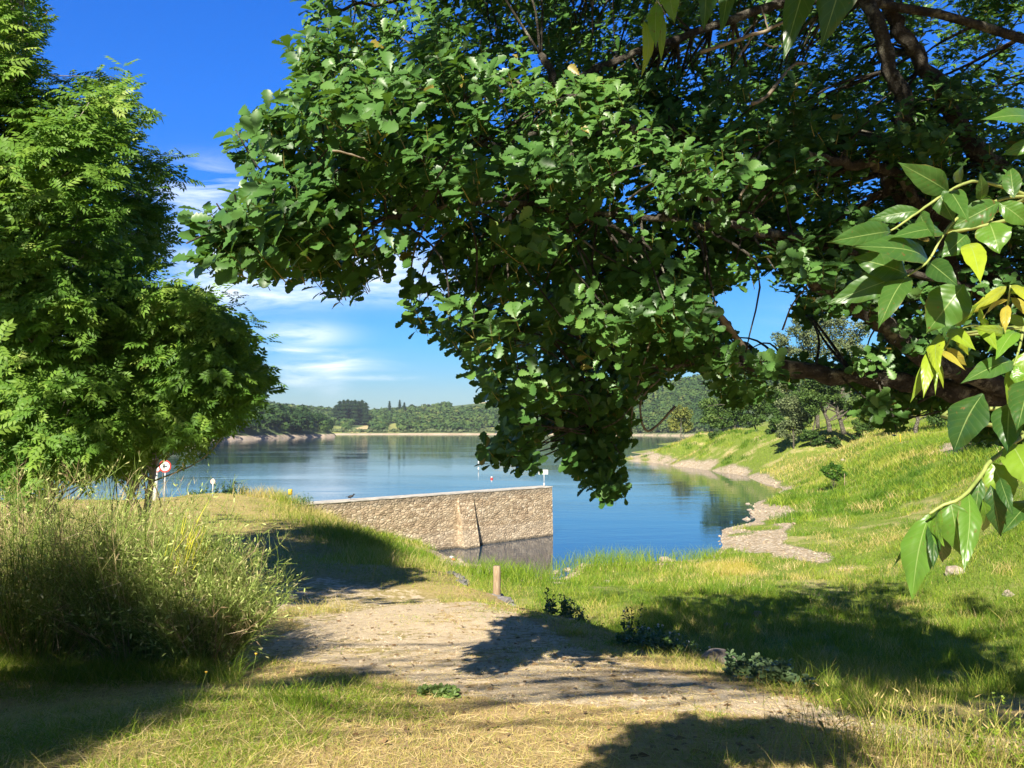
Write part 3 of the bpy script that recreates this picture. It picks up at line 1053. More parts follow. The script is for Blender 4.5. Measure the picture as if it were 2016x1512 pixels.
# ------------------------------------------------------------------ foliage builders
def leaf_template(stations, widths, fold=0.22, droop=0.12, curl=0.0):
    v, q = [], []
    for s, w in zip(stations, widths):
        z = -droop * s * s
        v += [[s, -w, z + fold * w - curl * w * w * 4], [s, 0, z], [s, w, z + fold * w - curl * w * w * 4]]
    for i in range(len(stations) - 1):
        a, b = i * 3, (i + 1) * 3
        q += [[a, b, b + 1, a + 1], [a + 1, b + 1, b + 2, a + 2]]
    return np.array(v, float), [np.array(q)]


OAK_T = leaf_template([0, .12, .22, .30, .40, .49, .58, .68, .77, .87, .95, 1.0], [.012, .045, .13, .095, .22, .16, .29, .21, .31, .20, .17, .03], fold=.3, droop=.16)
OAK_S = leaf_template([0, .3, .65, .9, 1.0], [.02, .17, .30, .2, .03])


def compound_template(pairs=4, ll=.38, lw=.085):
    v, t = [], []

    def leaflet(b, d, L_):
        n = len(v)
        d = np.array(d, float)
        d /= np.linalg.norm(d)
        s = np.cross([0, 0, 1.0], d)
        b = np.array(b)
        v.extend([b, b + d * L_ * .42 + s * lw, b + d * L_ * .42 + np.array([0, 0, -.018]), b + d * L_ * .42 - s * lw, b + d * L_ + np.array([0, 0, -.10])])
        t.extend([[n, n + 2, n + 1], [n, n + 3, n + 2], [n + 1, n + 2, n + 4], [n + 2, n + 3, n + 4]])
    for k in range(pairs):
        s = .22 + .6 * k / (pairs - 1)
        b = [s, 0, -.12 * s * s]
        for sg in (-1, 1):
            leaflet(b, [.62, sg * .85, -.12], ll * (1 - .18 * abs(k - 2) / 2))
    leaflet([.86, 0, -.10], [1, 0, -.25], ll)
    n = len(v)
    v.extend([[0, -.008, 0], [0, .008, 0], [.86, 0, -.09]])
    t.append([n, n + 1, n + 2])
    return np.array(v, float), [np.array(t)]


ASH_T = compound_template()


def rosettes(P, Dr, nl, tpl, size, tilt=0.75, size_var=.25, back=0.0, rnd0=None):
    """nl leaves around each tip P facing Dr; returns V, F, rnd"""
    N = len(P)
    Dr = Dr / np.linalg.norm(Dr, axis=1)[:, None]
    A1 = np.cross(Dr, rnd_unit(N))
    A1 /= np.linalg.norm(A1, axis=1)[:, None]
    B1 = np.cross(Dr, A1)
    az = (np.arange(nl)[None] * 2.4 + rng.uniform(0, 6.28, (N, 1)) + rng.normal(0, .3, (N, nl)))
    rad = np.cos(az)[..., None] * A1[:, None] + np.sin(az)[..., None] * B1[:, None]
    out = rng.uniform(.05, tilt, (N, nl))[..., None]
    X = rad + Dr[:, None] * out + rng.normal(0, .12, (N, nl, 3))
    Nn = Dr[:, None] - rad * out * .6 + rng.normal(0, .22, (N, nl, 3))
    pos = P[:, None] - Dr[:, None] * rng.uniform(0, 1, (N, nl))[..., None] * back
    M = frames(X.reshape(-1, 3), Nn.reshape(-1, 3))
    S = size * rng.uniform(1 - size_var, 1 + size_var, N * nl)
    V, F = scatter(tpl[0], tpl[1], M, pos.reshape(-1, 3), S)
    base = (rnd0 if rnd0 is not None else rng.uniform(0.2, .8, N))[:, None] + rng.normal(0, .13, (N, nl))
    base = np.clip(base, 0, .965)
    return V, F, np.repeat(base.ravel(), len(tpl[0]))


def add_vf(mb, V, F, a):
    T = [f for f in F if f.shape[1] == 3]
    Q = [f for f in F if f.shape[1] == 4]
    mb.add(V, T=T[0] if T else None, Q=Q[0] if Q else None, a=a)


def clump_sprays(C, R, n, flat=0.6):
    """n spray tips over the shell and inside of every clump"""
    N = len(C)
    d = rnd_unit(N * n).reshape(N, n, 3)
    r = rng.uniform(.35, 1.0, (N, n)) ** .6
    off = d * r[..., None] * R[:, None, None] * np.array([1, 1, flat])
    return (C[:, None] + off).reshape(-1, 3), d.reshape(-1, 3), np.repeat(np.arange(N), n)


def limb_to(mb, A, B, r0, r1, n=7, sag=.06, segs=6):
    L_ = np.linalg.norm(B - A)
    m = (A + B) / 2 + rng.normal(0, .08 * L_, 3) + np.array([0, 0, sag * L_])
    P = smooth_path([A, m, B], segs)
    mb.tube(P, np.linspace(r0, r1, len(P)), n=n)


def nearest(poly, c):
    d = np.linalg.norm(poly - c, axis=1)
    i = int(np.argmin(d))
    return i, poly[i]


# ------------------------------------------------------------------ the big oak
oak_base = np.array([6.6, 7.4, float(terr(6.6, 7.4)[0])])
oak = empty('oak_tree', oak_base, 'large oak with dark lobed leaves reaching over the bank from the right edge', 'oak tree')
TR = smooth_path([oak_base - np.array([0, 0, .3]), oak_base + np.array([-.1, .1, 1.6]), oak_base + np.array([.15, .1, 4.2]), oak_base + np.array([.6, -.4, 7.5]), oak_base + np.array([.2, -1.2, 10.5])], 8, .02)
mb = MB()
mb.tube(TR, np.interp(np.linspace(0, 1, len(TR)), [0, .06, .2, .6, 1], [.62, .46, .38, .26, .12]), n=16, rough=.04)
mb.build('trunk', M_bark, oak)
BOUGHS = []


def bough(pts, r0, r1):
    r0 *= .62
    r1 *= .7
    """pts: (px, py, D) list from the trunk outward"""
    P = [W(*p) for p in pts]
    i, q = nearest(TR, P[0])
    P = smooth_path([q] + P, 9, .022)
    m = MB()
    m.tube(P, np.linspace(r0, r1, len(P)) * rng.uniform(.9, 1.12, len(P)), n=10, rough=.06)
    m.build('bough', M_bark, oak)
    BOUGHS.append((P, np.linspace(r0, r1, len(P))))


bough([(2150, 850, 7.3), (1960, 790, 7.0), (1780, 752, 6.9), (1600, 735, 6.8), (1450, 705, 6.6), (1380, 640, 6.5), (1330, 560, 6.3)], .20, .04)
bough([(2150, 800, 7.2), (1930, 748, 6.8), (1800, 690, 6.6), (1700, 610, 6.5), (1620, 565, 6.3), (1560, 500, 6.1), (1480, 440, 5.9), (1390, 390, 5.7), (1290, 290, 5.6), (1130, 190, 5.6), (1060, 110, 5.7)], .17, .035)
bough([(2150, 700, 7.4), (1990, 560, 7.3), (1850, 440, 7.2), (1760, 360, 7.1), (1755, 280, 7.0), (1785, 210, 6.9), (1745, 120, 6.8), (1690, -60, 6.7), (1640, -260, 6.6)], .19, .07)
bough([(2160, 500, 7.6), (2000, 370, 7.3), (1900, 260, 7.2), (1840, 170, 7.1), (1770, 60, 7.0), (1720, -60, 6.9), (1650, -300, 6.7)], .17, .07)
bough([(1960, 600, 7.2), (1780, 360, 6.9), (1660, 320, 6.6), (1540, 295, 6.4), (1400, 270, 6.2), (1250, 260, 5.9), (1080, 265, 5.6), (900, 300, 4.7), (700, 330, 4.1), (520, 380, 3.7)], .085, .012)
bough([(1900, 560, 6.9), (1560, 470, 6.0), (1380, 440, 5.6), (1200, 420, 5.3), (1000, 400, 4.6), (800, 430, 4.1), (600, 470, 3.7), (450, 500, 3.45)], .06, .010)
bough([(1780, 752, 6.9), (1500, 720, 6.6), (1350, 720, 6.4), (1260, 730, 6.2), (1190, 780, 6.0), (1160, 850, 5.9)], .09, .02)
bough([(1700, 0, 6.8), (1300, 90, 6.4), (1100, 170, 6.2), (900, 190, 5.2), (700, 230, 4.6), (560, 260, 4.2)], .07, .012)
bough([(1800, -120, 7.0), (1400, -80, 6.8), (1050, -40, 6.6), (800, 0, 6.4), (620, 20, 6.3)], .08, .015)

OAK_POLY = [(520, -60), (600, 0), (580, 60), (555, 100), (580, 150), (525, 200), (500, 225), (435, 240), (425, 262), (470, 290), (460, 335), (480, 375), (405, 395), (385, 410), (385, 450),
            (350, 480), (350, 505), (410, 530), (470, 540), (590, 545), (640, 585), (685, 580), (700, 545), (760, 500), (830, 480), (845, 500), (800, 560), (790, 590), (785, 630), (845, 640), (895, 680),
            (925, 730), (945, 765), (975, 780), (1000, 790), (1000, 830), (950, 865), (925, 895), (950, 912), (1045, 912), (1060, 870), (1075, 865), (1095, 895), (1130, 915), (1155, 955),
            (1190, 985), (1228, 965), (1232, 900), (1245, 850), (1235, 790), (1290, 750), (1385, 725), (1420, 765), (1440, 790), (1490, 770), (1550, 760), (1640, 765), (1680, 790), (1720, 830), (1770, 840), (1800, 790), (1870, 800),
            (1900, 850), (1950, 870), (2150, 850), (2300, 700), (2300, -60)]
HOLES = [[(1048, 925), (1052, 860), (1075, 815), (1092, 850), (1100, 880), (1080, 920)], [(1010, 770), (1040, 750), (1060, 790), (1045, 830), (1020, 815)],[(1380, 575), (1430, 560), (1475, 545), (1520, 545), (1560, 570), (1575, 640), (1530, 680), (1480, 690), (1445, 665), (1400, 610)],
         [(780, 515), (840, 500), (835, 545), (800, 560)], [(1530, 800), (1530, 745), (1600, 735), (1690, 760), (1700, 800)], [(1500, 690), (1560, 640), (1700, 600), (1740, 660), (1690, 700), (1560, 705)],
         [(800, 225), (830, 222), (835, 245), (800, 250)], [(960, 105), (1010, 100), (1020, 125), (975, 130)], [(1700, 405), (1750, 400), (1760, 415), (1710, 420)], [(790, 20), (815, 10), (830, 60), (805, 75)],
         [(1890, 290), (1915, 285), (1920, 305), (1895, 310)], [(2000, 40), (2016, 30), (2016, 110), (2000, 100)]]


def oak_depth(px, py):
    d = np.interp(px, [350, 900, 1200], [3.25, 3.75, 4.5]) + 1.6 * sstep(600, 1000, py) * sstep(700, 1000, px) + 2.0 * sstep(1300, 1900, px)
    d = d + 1.6 * sstep(260, 0, py) + .25 * np.sin(px / 90.) * np.cos(py / 70.)
    thick = np.interp(px, [350, 500, 800, 1200, 2000], [.5, .9, 2.2, 3.2, 2.6]) * np.where(py > 750, .45, 1)
    return d, thick


def in_oak(px, py):
    ok = inpoly(px, py, OAK_POLY)
    for hq in HOLES:
        ok &= ~inpoly(px, py, hq)
    return ok


nC = 960
cpx, cpy = rng.uniform(340, 2250, nC * 3), rng.uniform(-160, 980, nC * 3)
ok = in_oak(cpx, np.maximum(cpy, -50))
cpx, cpy = cpx[ok][:nC], cpy[ok][:nC]
dd, th_ = oak_depth(cpx, cpy)
lay = rng.uniform(0, 1, len(cpx)) ** 1.35
keepc = (lay > .45) | (vnoise(cpx / 105., cpy / 70., 77) > .40) | (cpx < 620)
cpx, cpy, dd, th_, lay = cpx[keepc], cpy[keepc], dd[keepc], th_[keepc], lay[keepc]
cD = dd + lay * th_
CL = np.array([W(a, b, c) for a, b, c in zip(cpx, cpy, cD)])
CR = rng.uniform(.24, .42, len(CL)) * np.interp(cD, [3, 4.5], [.7, 1])
ex, ey = rng.uniform(1050, 2250, 2300), rng.uniform(-160, 860, 2300)
ok = in_oak(ex, np.maximum(ey, -50))
ex, ey = ex[ok][:820], ey[ok][:820]
d1, t1 = oak_depth(ex, ey)
CL = np.concatenate([CL, [W(a, b, c) for a, b, c in zip(ex, ey, d1 + t1 * rng.uniform(.5, 1.35, len(ex)))]])
CR = np.concatenate([CR, rng.uniform(.3, .46, len(ex))])
strand = [(940, 895), (965, 880), (985, 900), (1010, 880), (1030, 895), (1020, 845), (1005, 810), (975, 785), (1035, 800), (1050, 830), (1085, 850), (1110, 885), (1135, 905), (1165, 940), (1195, 965), (1212, 940), (1222, 895),
          (1165, 880), (1130, 850), (1180, 830), (1230, 850), (1190, 900), (1240, 810), (1090, 800), (1140, 790), (1000, 760), (1060, 760), (1420, 770), (1440, 790), (1740, 835), (1765, 850), (1725, 800)]
CL = np.concatenate([CL, [W(a, b, 5.8 if a < 1300 else 6.4) for a, b in strand]])
CR = np.concatenate([CR, np.full(len(strand), .17)])


def to_clump(ax, ay, az, spread, n, r=.45, base=None):
    P = np.array([ax, ay, az]) + rng.normal(0, 1, (n, 3)) * np.array(spread)
    return P, np.full(n, r)


def shade(px, py, zg, h, spread, n, r=.5):
    """unseen clumps placed so their shadow reaches the ground point seen at (px, py)"""
    g0 = G(px, py, zg)
    t_ = h / SUN[2]
    c = g0 + SUN * t_
    return to_clump(*c, spread, n, r)


UP = []
# unseen oak clumps added above the frame to shade meadow, terrace and lower crown
for q in [(1250, 1215, 1.4, 10, (1.0, 1.2, .5), 9), (1400, 1215, 1.4, 11, (1.2, 1.2, .5), 12), (1550, 1240, 1.5, 11, (1.2, 1.4, .6), 12), (1700, 1290, 1.9, 10.5, (1.2, 1.2, .6), 12), (1850, 1310, 2.2, 10, (1.2, 1.2, .6), 12),
          (2000, 1330, 2.4, 9.5, (1.2, 1.2, .6), 12), (1450, 1290, 2.5, 9, (1.0, 1.0, .5), 9), (1650, 1360, 2.9, 8.5, (1.0, .8, .4), 10), (1850, 1390, 3.2, 8, (1.0, .8, .4), 10), (2000, 1400, 3.2, 8, (1.0, .8, .4), 9), (1900, 1190, 1.4, 12, (1.0, .8, .5), 6), (2050, 1220, 1.6, 12, (1.2, 1.0, .5), 8), (1650, 1250, 1.6, 11, (1.6, 1.4, .5), 14), (1900, 1260, 1.8, 11, (1.4, 1.2, .5), 12), (1500, 1190, 1.2, 11.5, (1.4, .8, .4), 8), (1350, 1180, 1.1, 11.5, (1.0, .8, .4), 6),
          (1950, 1420, 4.4, 5.5, (.5, .2, .2), 7), (1750, 1395, 3.6, 6.5, (.5, .3, .2), 6),
          (500, 1030, 3.1, 11.5, (1.2, 1.0, .5), 9), (600, 1045, 3.1, 11.5, (1.2, 1.2, .5), 10), (680, 1060, 3.0, 11.0, (.8, .8, .4), 7), (450, 1085, 3.3, 8.0, (.8, .8, .4), 8),
          (560, 1140, 3.3, 7.0, (.6, .6, .4), 8), (640, 1160, 3.4, 6.5, (.6, .5, .3), 8), (740, 1165, 3.4, 6.5, (.5, .4, .3), 7), (800, 1150, 3.3, 6.5, (.3, .3, .3), 3), (590, 1195, 3.6, 6.5, (.5, .4, .3), 6),
          (1350, 1290, 3.9, 2.8, (.3, .3, .2), 2)]:
    q = list(q)
    q[3] += 2.5
    q[5] = int(q[5] * 1.35)
    UP.append(shade(*q) if q[3] > 6 else shade(*q[:4], (.55, .35, .2), int(q[5] * 2.4), .15))
for (px, py, D, h) in [(1050, 20, 6.2, 2.4), (1180, 120, 6.2, 2.6), (1300, 20, 6.4, 2.4), (1350, 160, 6.3, 2.8), (1500, 200, 6.4, 3.0), (1480, 330, 6.3, 3.4), (1620, 60, 6.6, 2.8), (1640, 280, 6.6, 3.4), (1700, 200, 6.8, 3.2), (1800, 80, 6.9, 2.8), (1900, 250, 7, 3.0), (1750, 420, 6.8, 3.8), (1580, 470, 6.4, 3.8), (1900, 480, 6.9, 3.8), (1980, 100, 7.0, 3.0), (1850, 740, 6.9, 4.6)]:
    c = W(px, py, D) + SUN * (h / SUN[2])  # unseen clump up the sun ray, added to shade the lower crown
    UP.append(to_clump(*c, (.4, .4, .3), 4, .42))
UC = np.concatenate([u[0] for u in UP])
UR = np.concatenate([u[1] for u in UP])
upx, upy = proj(UC)
keep = (upy < -110) | (upx > 2350) | (UC[:, 1] < 0.2)
UC, UR = UC[keep], UR[keep]

# twigs from boughs to clumps
tw_mb = MB()
for C, r in zip(CL, CR):
    best = None
    for Pb, rb in BOUGHS:
        i, q = nearest(Pb, C)
        d_ = np.linalg.norm(q - C)
        if best is None or d_ < best[0]:
            best = (d_, q, rb[i])
    if best[0] < 1.7:
        limb_to(tw_mb, best[1], C, min(best[2] * .5, .007 + best[0] * .008), .004, n=5, segs=4)
tw_mb.build('twigs', M_bark, oak)
lb = MB()
for k in range(0, len(UC), 9):
    i, q = nearest(TR[len(TR) // 2:], UC[k])
    limb_to(lb, q, UC[k], .028, .010, n=6, segs=5, sag=.15)
lb.build('added_upper_limbs', M_bark, oak)  # unseen limbs to the clumps added for shade

crown = MB()
trunk_c = np.array([5.5, 8.5, 8.0])


def oak_leaves(C, R, n_spray, size, nl, tpl, clip=True, lit_bias=None):
    P, d, idx = clump_sprays(C, R, n_spray)
    if clip:
        qx, qy = proj(P)
        okk = in_oak(qx, np.maximum(qy, -50)) & ~((qy > 800) & (qx < 1300) & (rng.uniform(size=len(qx)) < .42))
        P, d, idx = P[okk], d[okk], idx[okk]
    outw = P - trunk_c
    outw /= np.linalg.norm(outw, axis=1)[:, None]
    D_ = d * .45 + outw * .45 + np.array([0, 0, .55]) + rng.normal(0, .35, (len(P), 3)) + SUN * 1.15
    tone = np.clip(.45 + .25 * (vnoise(C[:, 0] * 2, C[:, 2] * 2, 3) - .5) + rng.normal(0, .1, len(C)), .05, .9)[idx]
    return P, D_, tone


P, D_, tone = oak_leaves(CL, CR, 11, .1, 7, OAK_T)
V, F, a = rosettes(P, D_, 7, OAK_T, .093, tilt=.9, size_var=.35, back=.13, rnd0=tone)
a = np.where(rng.uniform(size=len(a) // len(OAK_T[0])).repeat(len(OAK_T[0])) > .994, 1.0, a)
add_vf(crown, V, F, a)
Dn_ = D_ / np.linalg.norm(D_, axis=1)[:, None]
V, F, a = ribbons(P - Dn_ * .14, Dn_, np.full(len(P), .15), np.full(len(P), .006), rng.normal(0, .01, (len(P), 3)), 2, np.full(len(P), .985))
crown.add(V, T=F[1], Q=F[0], a=a)
P, D_, tone = oak_leaves(UC, UR, 12, .1, 7, OAK_S, clip=False)  # leaves of the unseen clumps added as shade casters
V, F, a = rosettes(P, D_, 7, OAK_S, .12, tilt=.7, back=.07, rnd0=tone)
add_vf(crown, V, F, a)
crown.build('crown', M_oak, oak)
# bare pale dead twigs
for pts, r in [([(1378, 103, 5.2), (1430, 85, 5.2), (1485, 68, 5.2), (1530, 50, 5.2), (1570, 28, 5.2)], .014), ([(1455, 110, 5.15), (1470, 90, 5.2), (1483, 70, 5.2)], .008), ([(1512, 60, 5.2), (1505, 35, 5.2), (1497, 12, 5.2)], .007),
               ([(1505, 85, 5.2), (1520, 92, 5.2), (1533, 90, 5.2)], .006), ([(1480, 205, 5.3), (1510, 188, 5.4), (1560, 130, 5.6), (1590, 125, 5.6)], .014), ([(1456, 390, 5.5), (1478, 350, 5.6), (1498, 295, 5.7)], .010),
               ([(655, 297, 3.4), (690, 305, 3.45), (730, 318, 3.5)], .005), ([(1290, 640, 5.9), (1252, 770, 5.9), (1240, 850, 5.9)], .008), ([(1330, 800, 5.9), (1275, 850, 5.9), (1262, 790, 5.9), (1300, 745, 6.0)], .010), ([(1370, 575, 6.2), (1430, 640, 6.4), (1470, 690, 6.5)], .035), ([(1540, 650, 6.4), (1560, 600, 6.4), (1590, 560, 6.4)], .008)]:
    P = smooth_path([W(*q) for q in pts], 5, .004)
    dt = MB()
    dt.tube(P, np.linspace(r, r * .7, len(P)), n=6, rough=.1)
    dt.build('dead_twig', M_twig, oak)


# ------------------------------------------------------------------ ash trees at left
def in_any(px, py, poly):
    return inpoly(px, py, poly)


def ash(base_px, D, poly, dmin, dmax, nclump, r, nspray, label, size, extra=(), trunks=1, tone=.4, seed=1, push=0.0):
    bx = (base_px - 1008) / 1520 * D
    base = np.array([bx, D, float(terr(bx, D)[0])])
    e = empty('ash_tree', base, label, 'ash tree')
    xs = [p[0] for p in poly]
    ys = [p[1] for p in poly]
    qx, qy = rng.uniform(min(xs), max(xs), nclump * 3), rng.uniform(min(ys), max(ys), nclump * 3)
    okk = inpoly(qx, qy, poly)
    qx, qy = qx[okk][:nclump], qy[okk][:nclump]
    cx = (min(xs) + max(xs)) / 2
    edge = np.abs(qx - cx) / (max(xs) - min(xs)) * 2
    dm = (dmin + dmax) / 2
    half = (dmax - dmin) / 2 * np.sqrt(np.clip(1.05 - edge ** 2 * .7, .1, 1))
    qd = dm + half * np.sign(rng.uniform(-1, .7, len(qx))) * rng.uniform(0.15, 1, len(qx)) ** .5
    qd = qd + push * sstep(130, 290, qx)
    C = np.array([W(a, b, c) for a, b, c in zip(qx, qy, qd)])
    top = C[:, 2].max()
    tmb = MB()
    polys = []
    for k in range(trunks):
        off = np.array([rng.uniform(-.8, -.1), rng.uniform(-.4, .4), 0]) * (k > 0)
        lean = np.array([rng.uniform(-.08, .02), 0, 0])
        H = top - base[2] - .4
        hi = C[C[:, 2] > np.percentile(C[:, 2], 88 - 12 * k)]
        tgt = hi[rng.integers(0, len(hi))] - np.array([0, 0, .35])
        st = base + off
        P = smooth_path([st - [0, 0, .2], st * .75 + tgt * .25 + rng.normal(0, .06, 3), st * .4 + tgt * .6 + rng.normal(0, .08, 3), tgt], 8, .012)
        tmb.tube(P, np.linspace(.085 if k == 0 else .05, .015, len(P)), n=9, rough=.05)
        polys.append(P)
    tmb.build('trunk', M_ashbark, e)
    lm = MB()
    for c in C:
        pp = polys[rng.integers(0, trunks)]
        d2 = np.linalg.norm((pp - (c - [0, 0, .9])), axis=1)
        q = pp[int(np.argmin(d2))]
        hq = proj((q + c) / 2 + [0, 0, -.1])
        if (hq[1] < 250 and not inpoly(hq[0], hq[1], poly)) or (hq[1] > 870 and 285 < hq[0] < 380):
            continue
        limb_to(lm, q, c, .016, .005, n=4, segs=4, sag=-.03)
    lm.build('branches', M_ashbark, e)
    R = rng.uniform(.75, 1.25, len(C)) * r
    P, d, idx = clump_sprays(C, R, nspray, flat=.75)
    jx, jy = proj(P)
    okk = inpoly(jx, jy, poly) | (inpoly(jx + rng.normal(0, 40, len(jx)), jy + rng.normal(0, 34, len(jx)), poly) & (rng.uniform(size=len(jx)) < .6))
    okk &= ~((jx > 280) & (jx < 365) & (jy > 878))
    P, d, idx = P[okk], d[okk], idx[okk]
    ctr = C.mean(0)
    outw = P - ctr
    outw /= np.linalg.norm(outw, axis=1)[:, None]
    keep_ = rng.uniform(size=len(P)) < 1 - .38 * sstep(9.5, 13, P[:, 2])
    P, d, idx, outw = P[keep_], d[keep_], idx[keep_], outw[keep_]
    Dd_ = d * .5 + outw * .35 + np.array([0, 0, .55]) + SUN * .8 + rng.normal(0, .25, (len(P), 3))
    tn = np.clip(tone + .35 * (vnoise(C[:, 0], C[:, 2], seed) - .5) + rng.normal(0, .1, len(C)) + .25 * (C[:, 2] - C[:, 2].min()) / (top - C[:, 2].min()), 0, .95)[idx]
    V, F, a = rosettes(P, Dd_, 6, ASH_T, size, tilt=.6, back=.1, rnd0=tn)
    mk('crown', V, F, M_ash, e, attrs={'rnd': a})
    return e


ASH_A = [(-20, -160), (40, -160), (78, 40), (75, 110), (90, 160), (130, 215), (175, 170), (225, 145), (265, 155), (280, 210), (292, 250), (295, 310), (340, 325), (315, 350), (330, 400), (340, 460), (318, 520), (270, 540), (255, 600),
         (262, 700), (265, 800), (255, 900), (200, 935), (120, 925), (90, 950), (30, 955), (-60, 960), (-260, 860), (-330, 500), (-300, 150), (-160, -60)]
ASH_B = [(245, 575), (300, 565), (350, 560), (400, 585), (445, 620), (480, 650), (495, 700), (520, 728), (505, 765), (495, 785), (460, 830), (425, 850), (400, 868), (372, 890), (340, 872), (300, 885), (280, 925), (240, 930), (200, 860), (180, 700)]
ash(120, 11.6, ASH_A, 9.2, 13.0, 700, .62, 9, 'tall ash with feathery leaves and slim pale trunks at the left edge', .225, trunks=3, tone=.42, seed=4, push=1.7)
ash(275, 11.9, ASH_B, 10.3, 13.4, 280, .60, 10, 'smaller rounded ash leaning out over the water, right of the tall ash', .22, trunks=2, tone=.44, seed=6)


def up_dir(N, lean):
    v = rng.normal(0, lean, (N, 3))
    v[:, 2] = 1
    return v


def grass_at(x, y, h, w, rnd, lean=.35, segs=2):
    z = terr(x, y)
    N = len(x)
    P = np.stack([x, y, z - .01], -1)
    b = rng.normal(0, .35, (N, 3)) * h[:, None]
    b[:, 2] = -np.abs(b[:, 2]) * .6
    return ribbons(P, up_dir(N, lean), h, w, b, segs, rnd)


def fan_points(N, D0, D1, px0=-150, px1=2170):
    D = np.exp(rng.uniform(math.log(D0), math.log(D1), N))
    x = (rng.uniform(px0, px1, N) - 1008) / 1520 * D
    return x, D


gm = MB()
# near dry bank
x, y = fan_points(330000, 2.9, 13)
z = terr(x, y)
pa, pe, mo, lu, qx, qy = zones(x, y, z)
gn = vnoise(x * .8, y * .8, 41) * .6 + vnoise(x * 3, y * 3, 42) * .4
dens = np.where(pa > .5, .24 + .7 * (gn > .48), .6 + .6 * gn)
ok = (rng.uniform(size=len(x)) < dens) & (lu < .5)
x, y, gn, qx, qy, pa = x[ok], y[ok], gn[ok], qx[ok], qy[ok], pa[ok]
N = len(x)
green = sstep(.60, .80, gn + .10 * sstep(1000, 300, qx) * sstep(1330, 1400, qy))
t_ = np.where(rng.uniform(size=N) < .14 + .55 * green, rng.uniform(.12, .55, N), rng.uniform(.62, 1.0, N))
hh = rng.gamma(4, .0092, N) * (1 + .7 * green) * np.where(pa > .5, .6, 1)
V, F, a = grass_at(x, y, hh, rng.uniform(.0022, .0045, N) * np.clip(y / 5, .8, 2), t_, lean=.75)
gm.add(V, T=F[1], Q=F[0], a=a)
# dry straw lying about
x, y = fan_points(9000, 3.0, 8)
N = len(x)
P = np.stack([x, y, terr(x, y) + .012], -1)
dv = rnd_unit(N)
dv[:, 2] *= .12
V, F, a = ribbons(P, dv, rng.uniform(.05, .16, N), np.full(N, .0028), np.zeros((N, 3)), 2, rng.uniform(.85, 1, N))
gm.add(V, T=F[1], Q=F[0], a=a)
# rank grass at the skirts of the bushes
bq = rng.uniform(-150, 480, 9000)
bD = rng.normal(6.75, .22, 9000) - .35 * sstep(330, 480, bq)
x, y = (bq - 1008) / 1520 * bD, bD
V, F, a = grass_at(x, y, rng.gamma(5, .034, 9000), np.full(9000, .004), np.clip(rng.normal(.35, .25, 9000), 0, 1), lean=.45)
gm.add(V, T=F[1], Q=F[0], a=a)
o = gm.build('dry_grass', M_grass)
tag(o, 'short dry and green grass on the near bank', 'grass', kind='stuff')

gm = MB()
x, y = fan_points(420000, 8, 62)
z = terr(x, y)
pa, pe, mo, lu, qx, qy = zones(x, y, z)
gn = vnoise(x * .35, y * .35, 43) * .6 + vnoise(x * 1.4, y * 1.4, 44) * .4
ok = (lu > .5) & (z > .07) & (pe < .5) & (rng.uniform(size=len(x)) < .45 + .55 * gn)
x, y, gn, qx, qy, mo = x[ok], y[ok], gn[ok], qx[ok], qy[ok], mo[ok]
N = len(x)
tall = sstep(.40, .7, gn)
t_ = np.clip(.30 + .25 * (vnoise(x * .5, y * .5, 45) - .3) + rng.normal(0, .12, N) + .3 * sstep(.6, .75, vnoise(x * .3, y * .3, 46)), 0, 1)
t_ = np.where(rng.uniform(size=N) < .07, rng.uniform(.7, 1, N), t_)
t_ = np.where(mo > .5, .66, t_)
t_ = np.where((vnoise(x * .22 + 9, y * .22, 51) > .66) & (rng.uniform(size=N) < .5), rng.uniform(.7, .95, N), t_)
hh = rng.gamma(6, .034, N) * (.5 + 1.2 * tall) * sstep(1800, 1300, qx + 0) .clip(.55, 1)
V, F, a = grass_at(x, y, hh, .0050 * np.clip(y / 10, 1, 4.5), t_, lean=.28)
gm.add(V, T=F[1], Q=F[0], a=a)
# tussocks
tx, ty = fan_points(2600, 11, 60)
tz = terr(tx, ty)
pa, pe, mo, lu, qx, qy = zones(tx, ty, tz)
ok = (lu > .5) & (tz > .15) & (pe < .5)
tx, ty = tx[ok], ty[ok]
tt = rng.choice([.12, .3, .5, .8, .9], len(tx), p=[.40, .30, .2, .07, .03])
per = 50
x = (tx[:, None] + rng.normal(0, 1, (len(tx), per)) * .22 * np.clip(ty / 25, .6, 1.6)[:, None]).ravel()
y = (ty[:, None] + rng.normal(0, 1, (len(tx), per)) * .28 * np.clip(ty / 25, .6, 1.6)[:, None]).ravel()
V, F, a = grass_at(x, y, np.repeat(rng.uniform(.22, .55, len(tx)), per) * rng.uniform(.5, 1.1, len(x)), .0055 * np.clip(y / 10, 1, 4.5), np.clip(np.repeat(tt, per) + rng.normal(0, .08, len(x)), 0, 1), lean=.25)
gm.add(V, T=F[1], Q=F[0], a=a)
tx, ty = fan_points(2200, 50, 185, 1180, 2170)
tz = terr(tx, ty)
pa, pe, mo, lu, qx, qy = zones(tx, ty, tz)
ok = (tz > .4) & (pe < .5) & (vnoise(tx * .09, ty * .09, 71) > .42)
tx, ty = tx[ok], ty[ok]
tt = rng.choice([.05, .2, .45, .85], len(tx), p=[.4, .36, .19, .05])
per = 60
x = (tx[:, None] + rng.normal(0, .45, (len(tx), per))).ravel()
y = (ty[:, None] + rng.normal(0, .6, (len(tx), per))).ravel()
V, F, a = grass_at(x, y, np.repeat(rng.uniform(.35, 1.0, len(tx)), per) * rng.uniform(.5, 1.1, len(x)), .04 * np.clip(y / 70, 1, 2), np.clip(np.repeat(tt, per) + rng.normal(0, .08, len(x)), 0, 1), lean=.25)
gm.add(V, T=F[1], Q=F[0], a=a)
x, y = fan_points(110000, 60, 200, 1180, 2170)
z = terr(x, y)
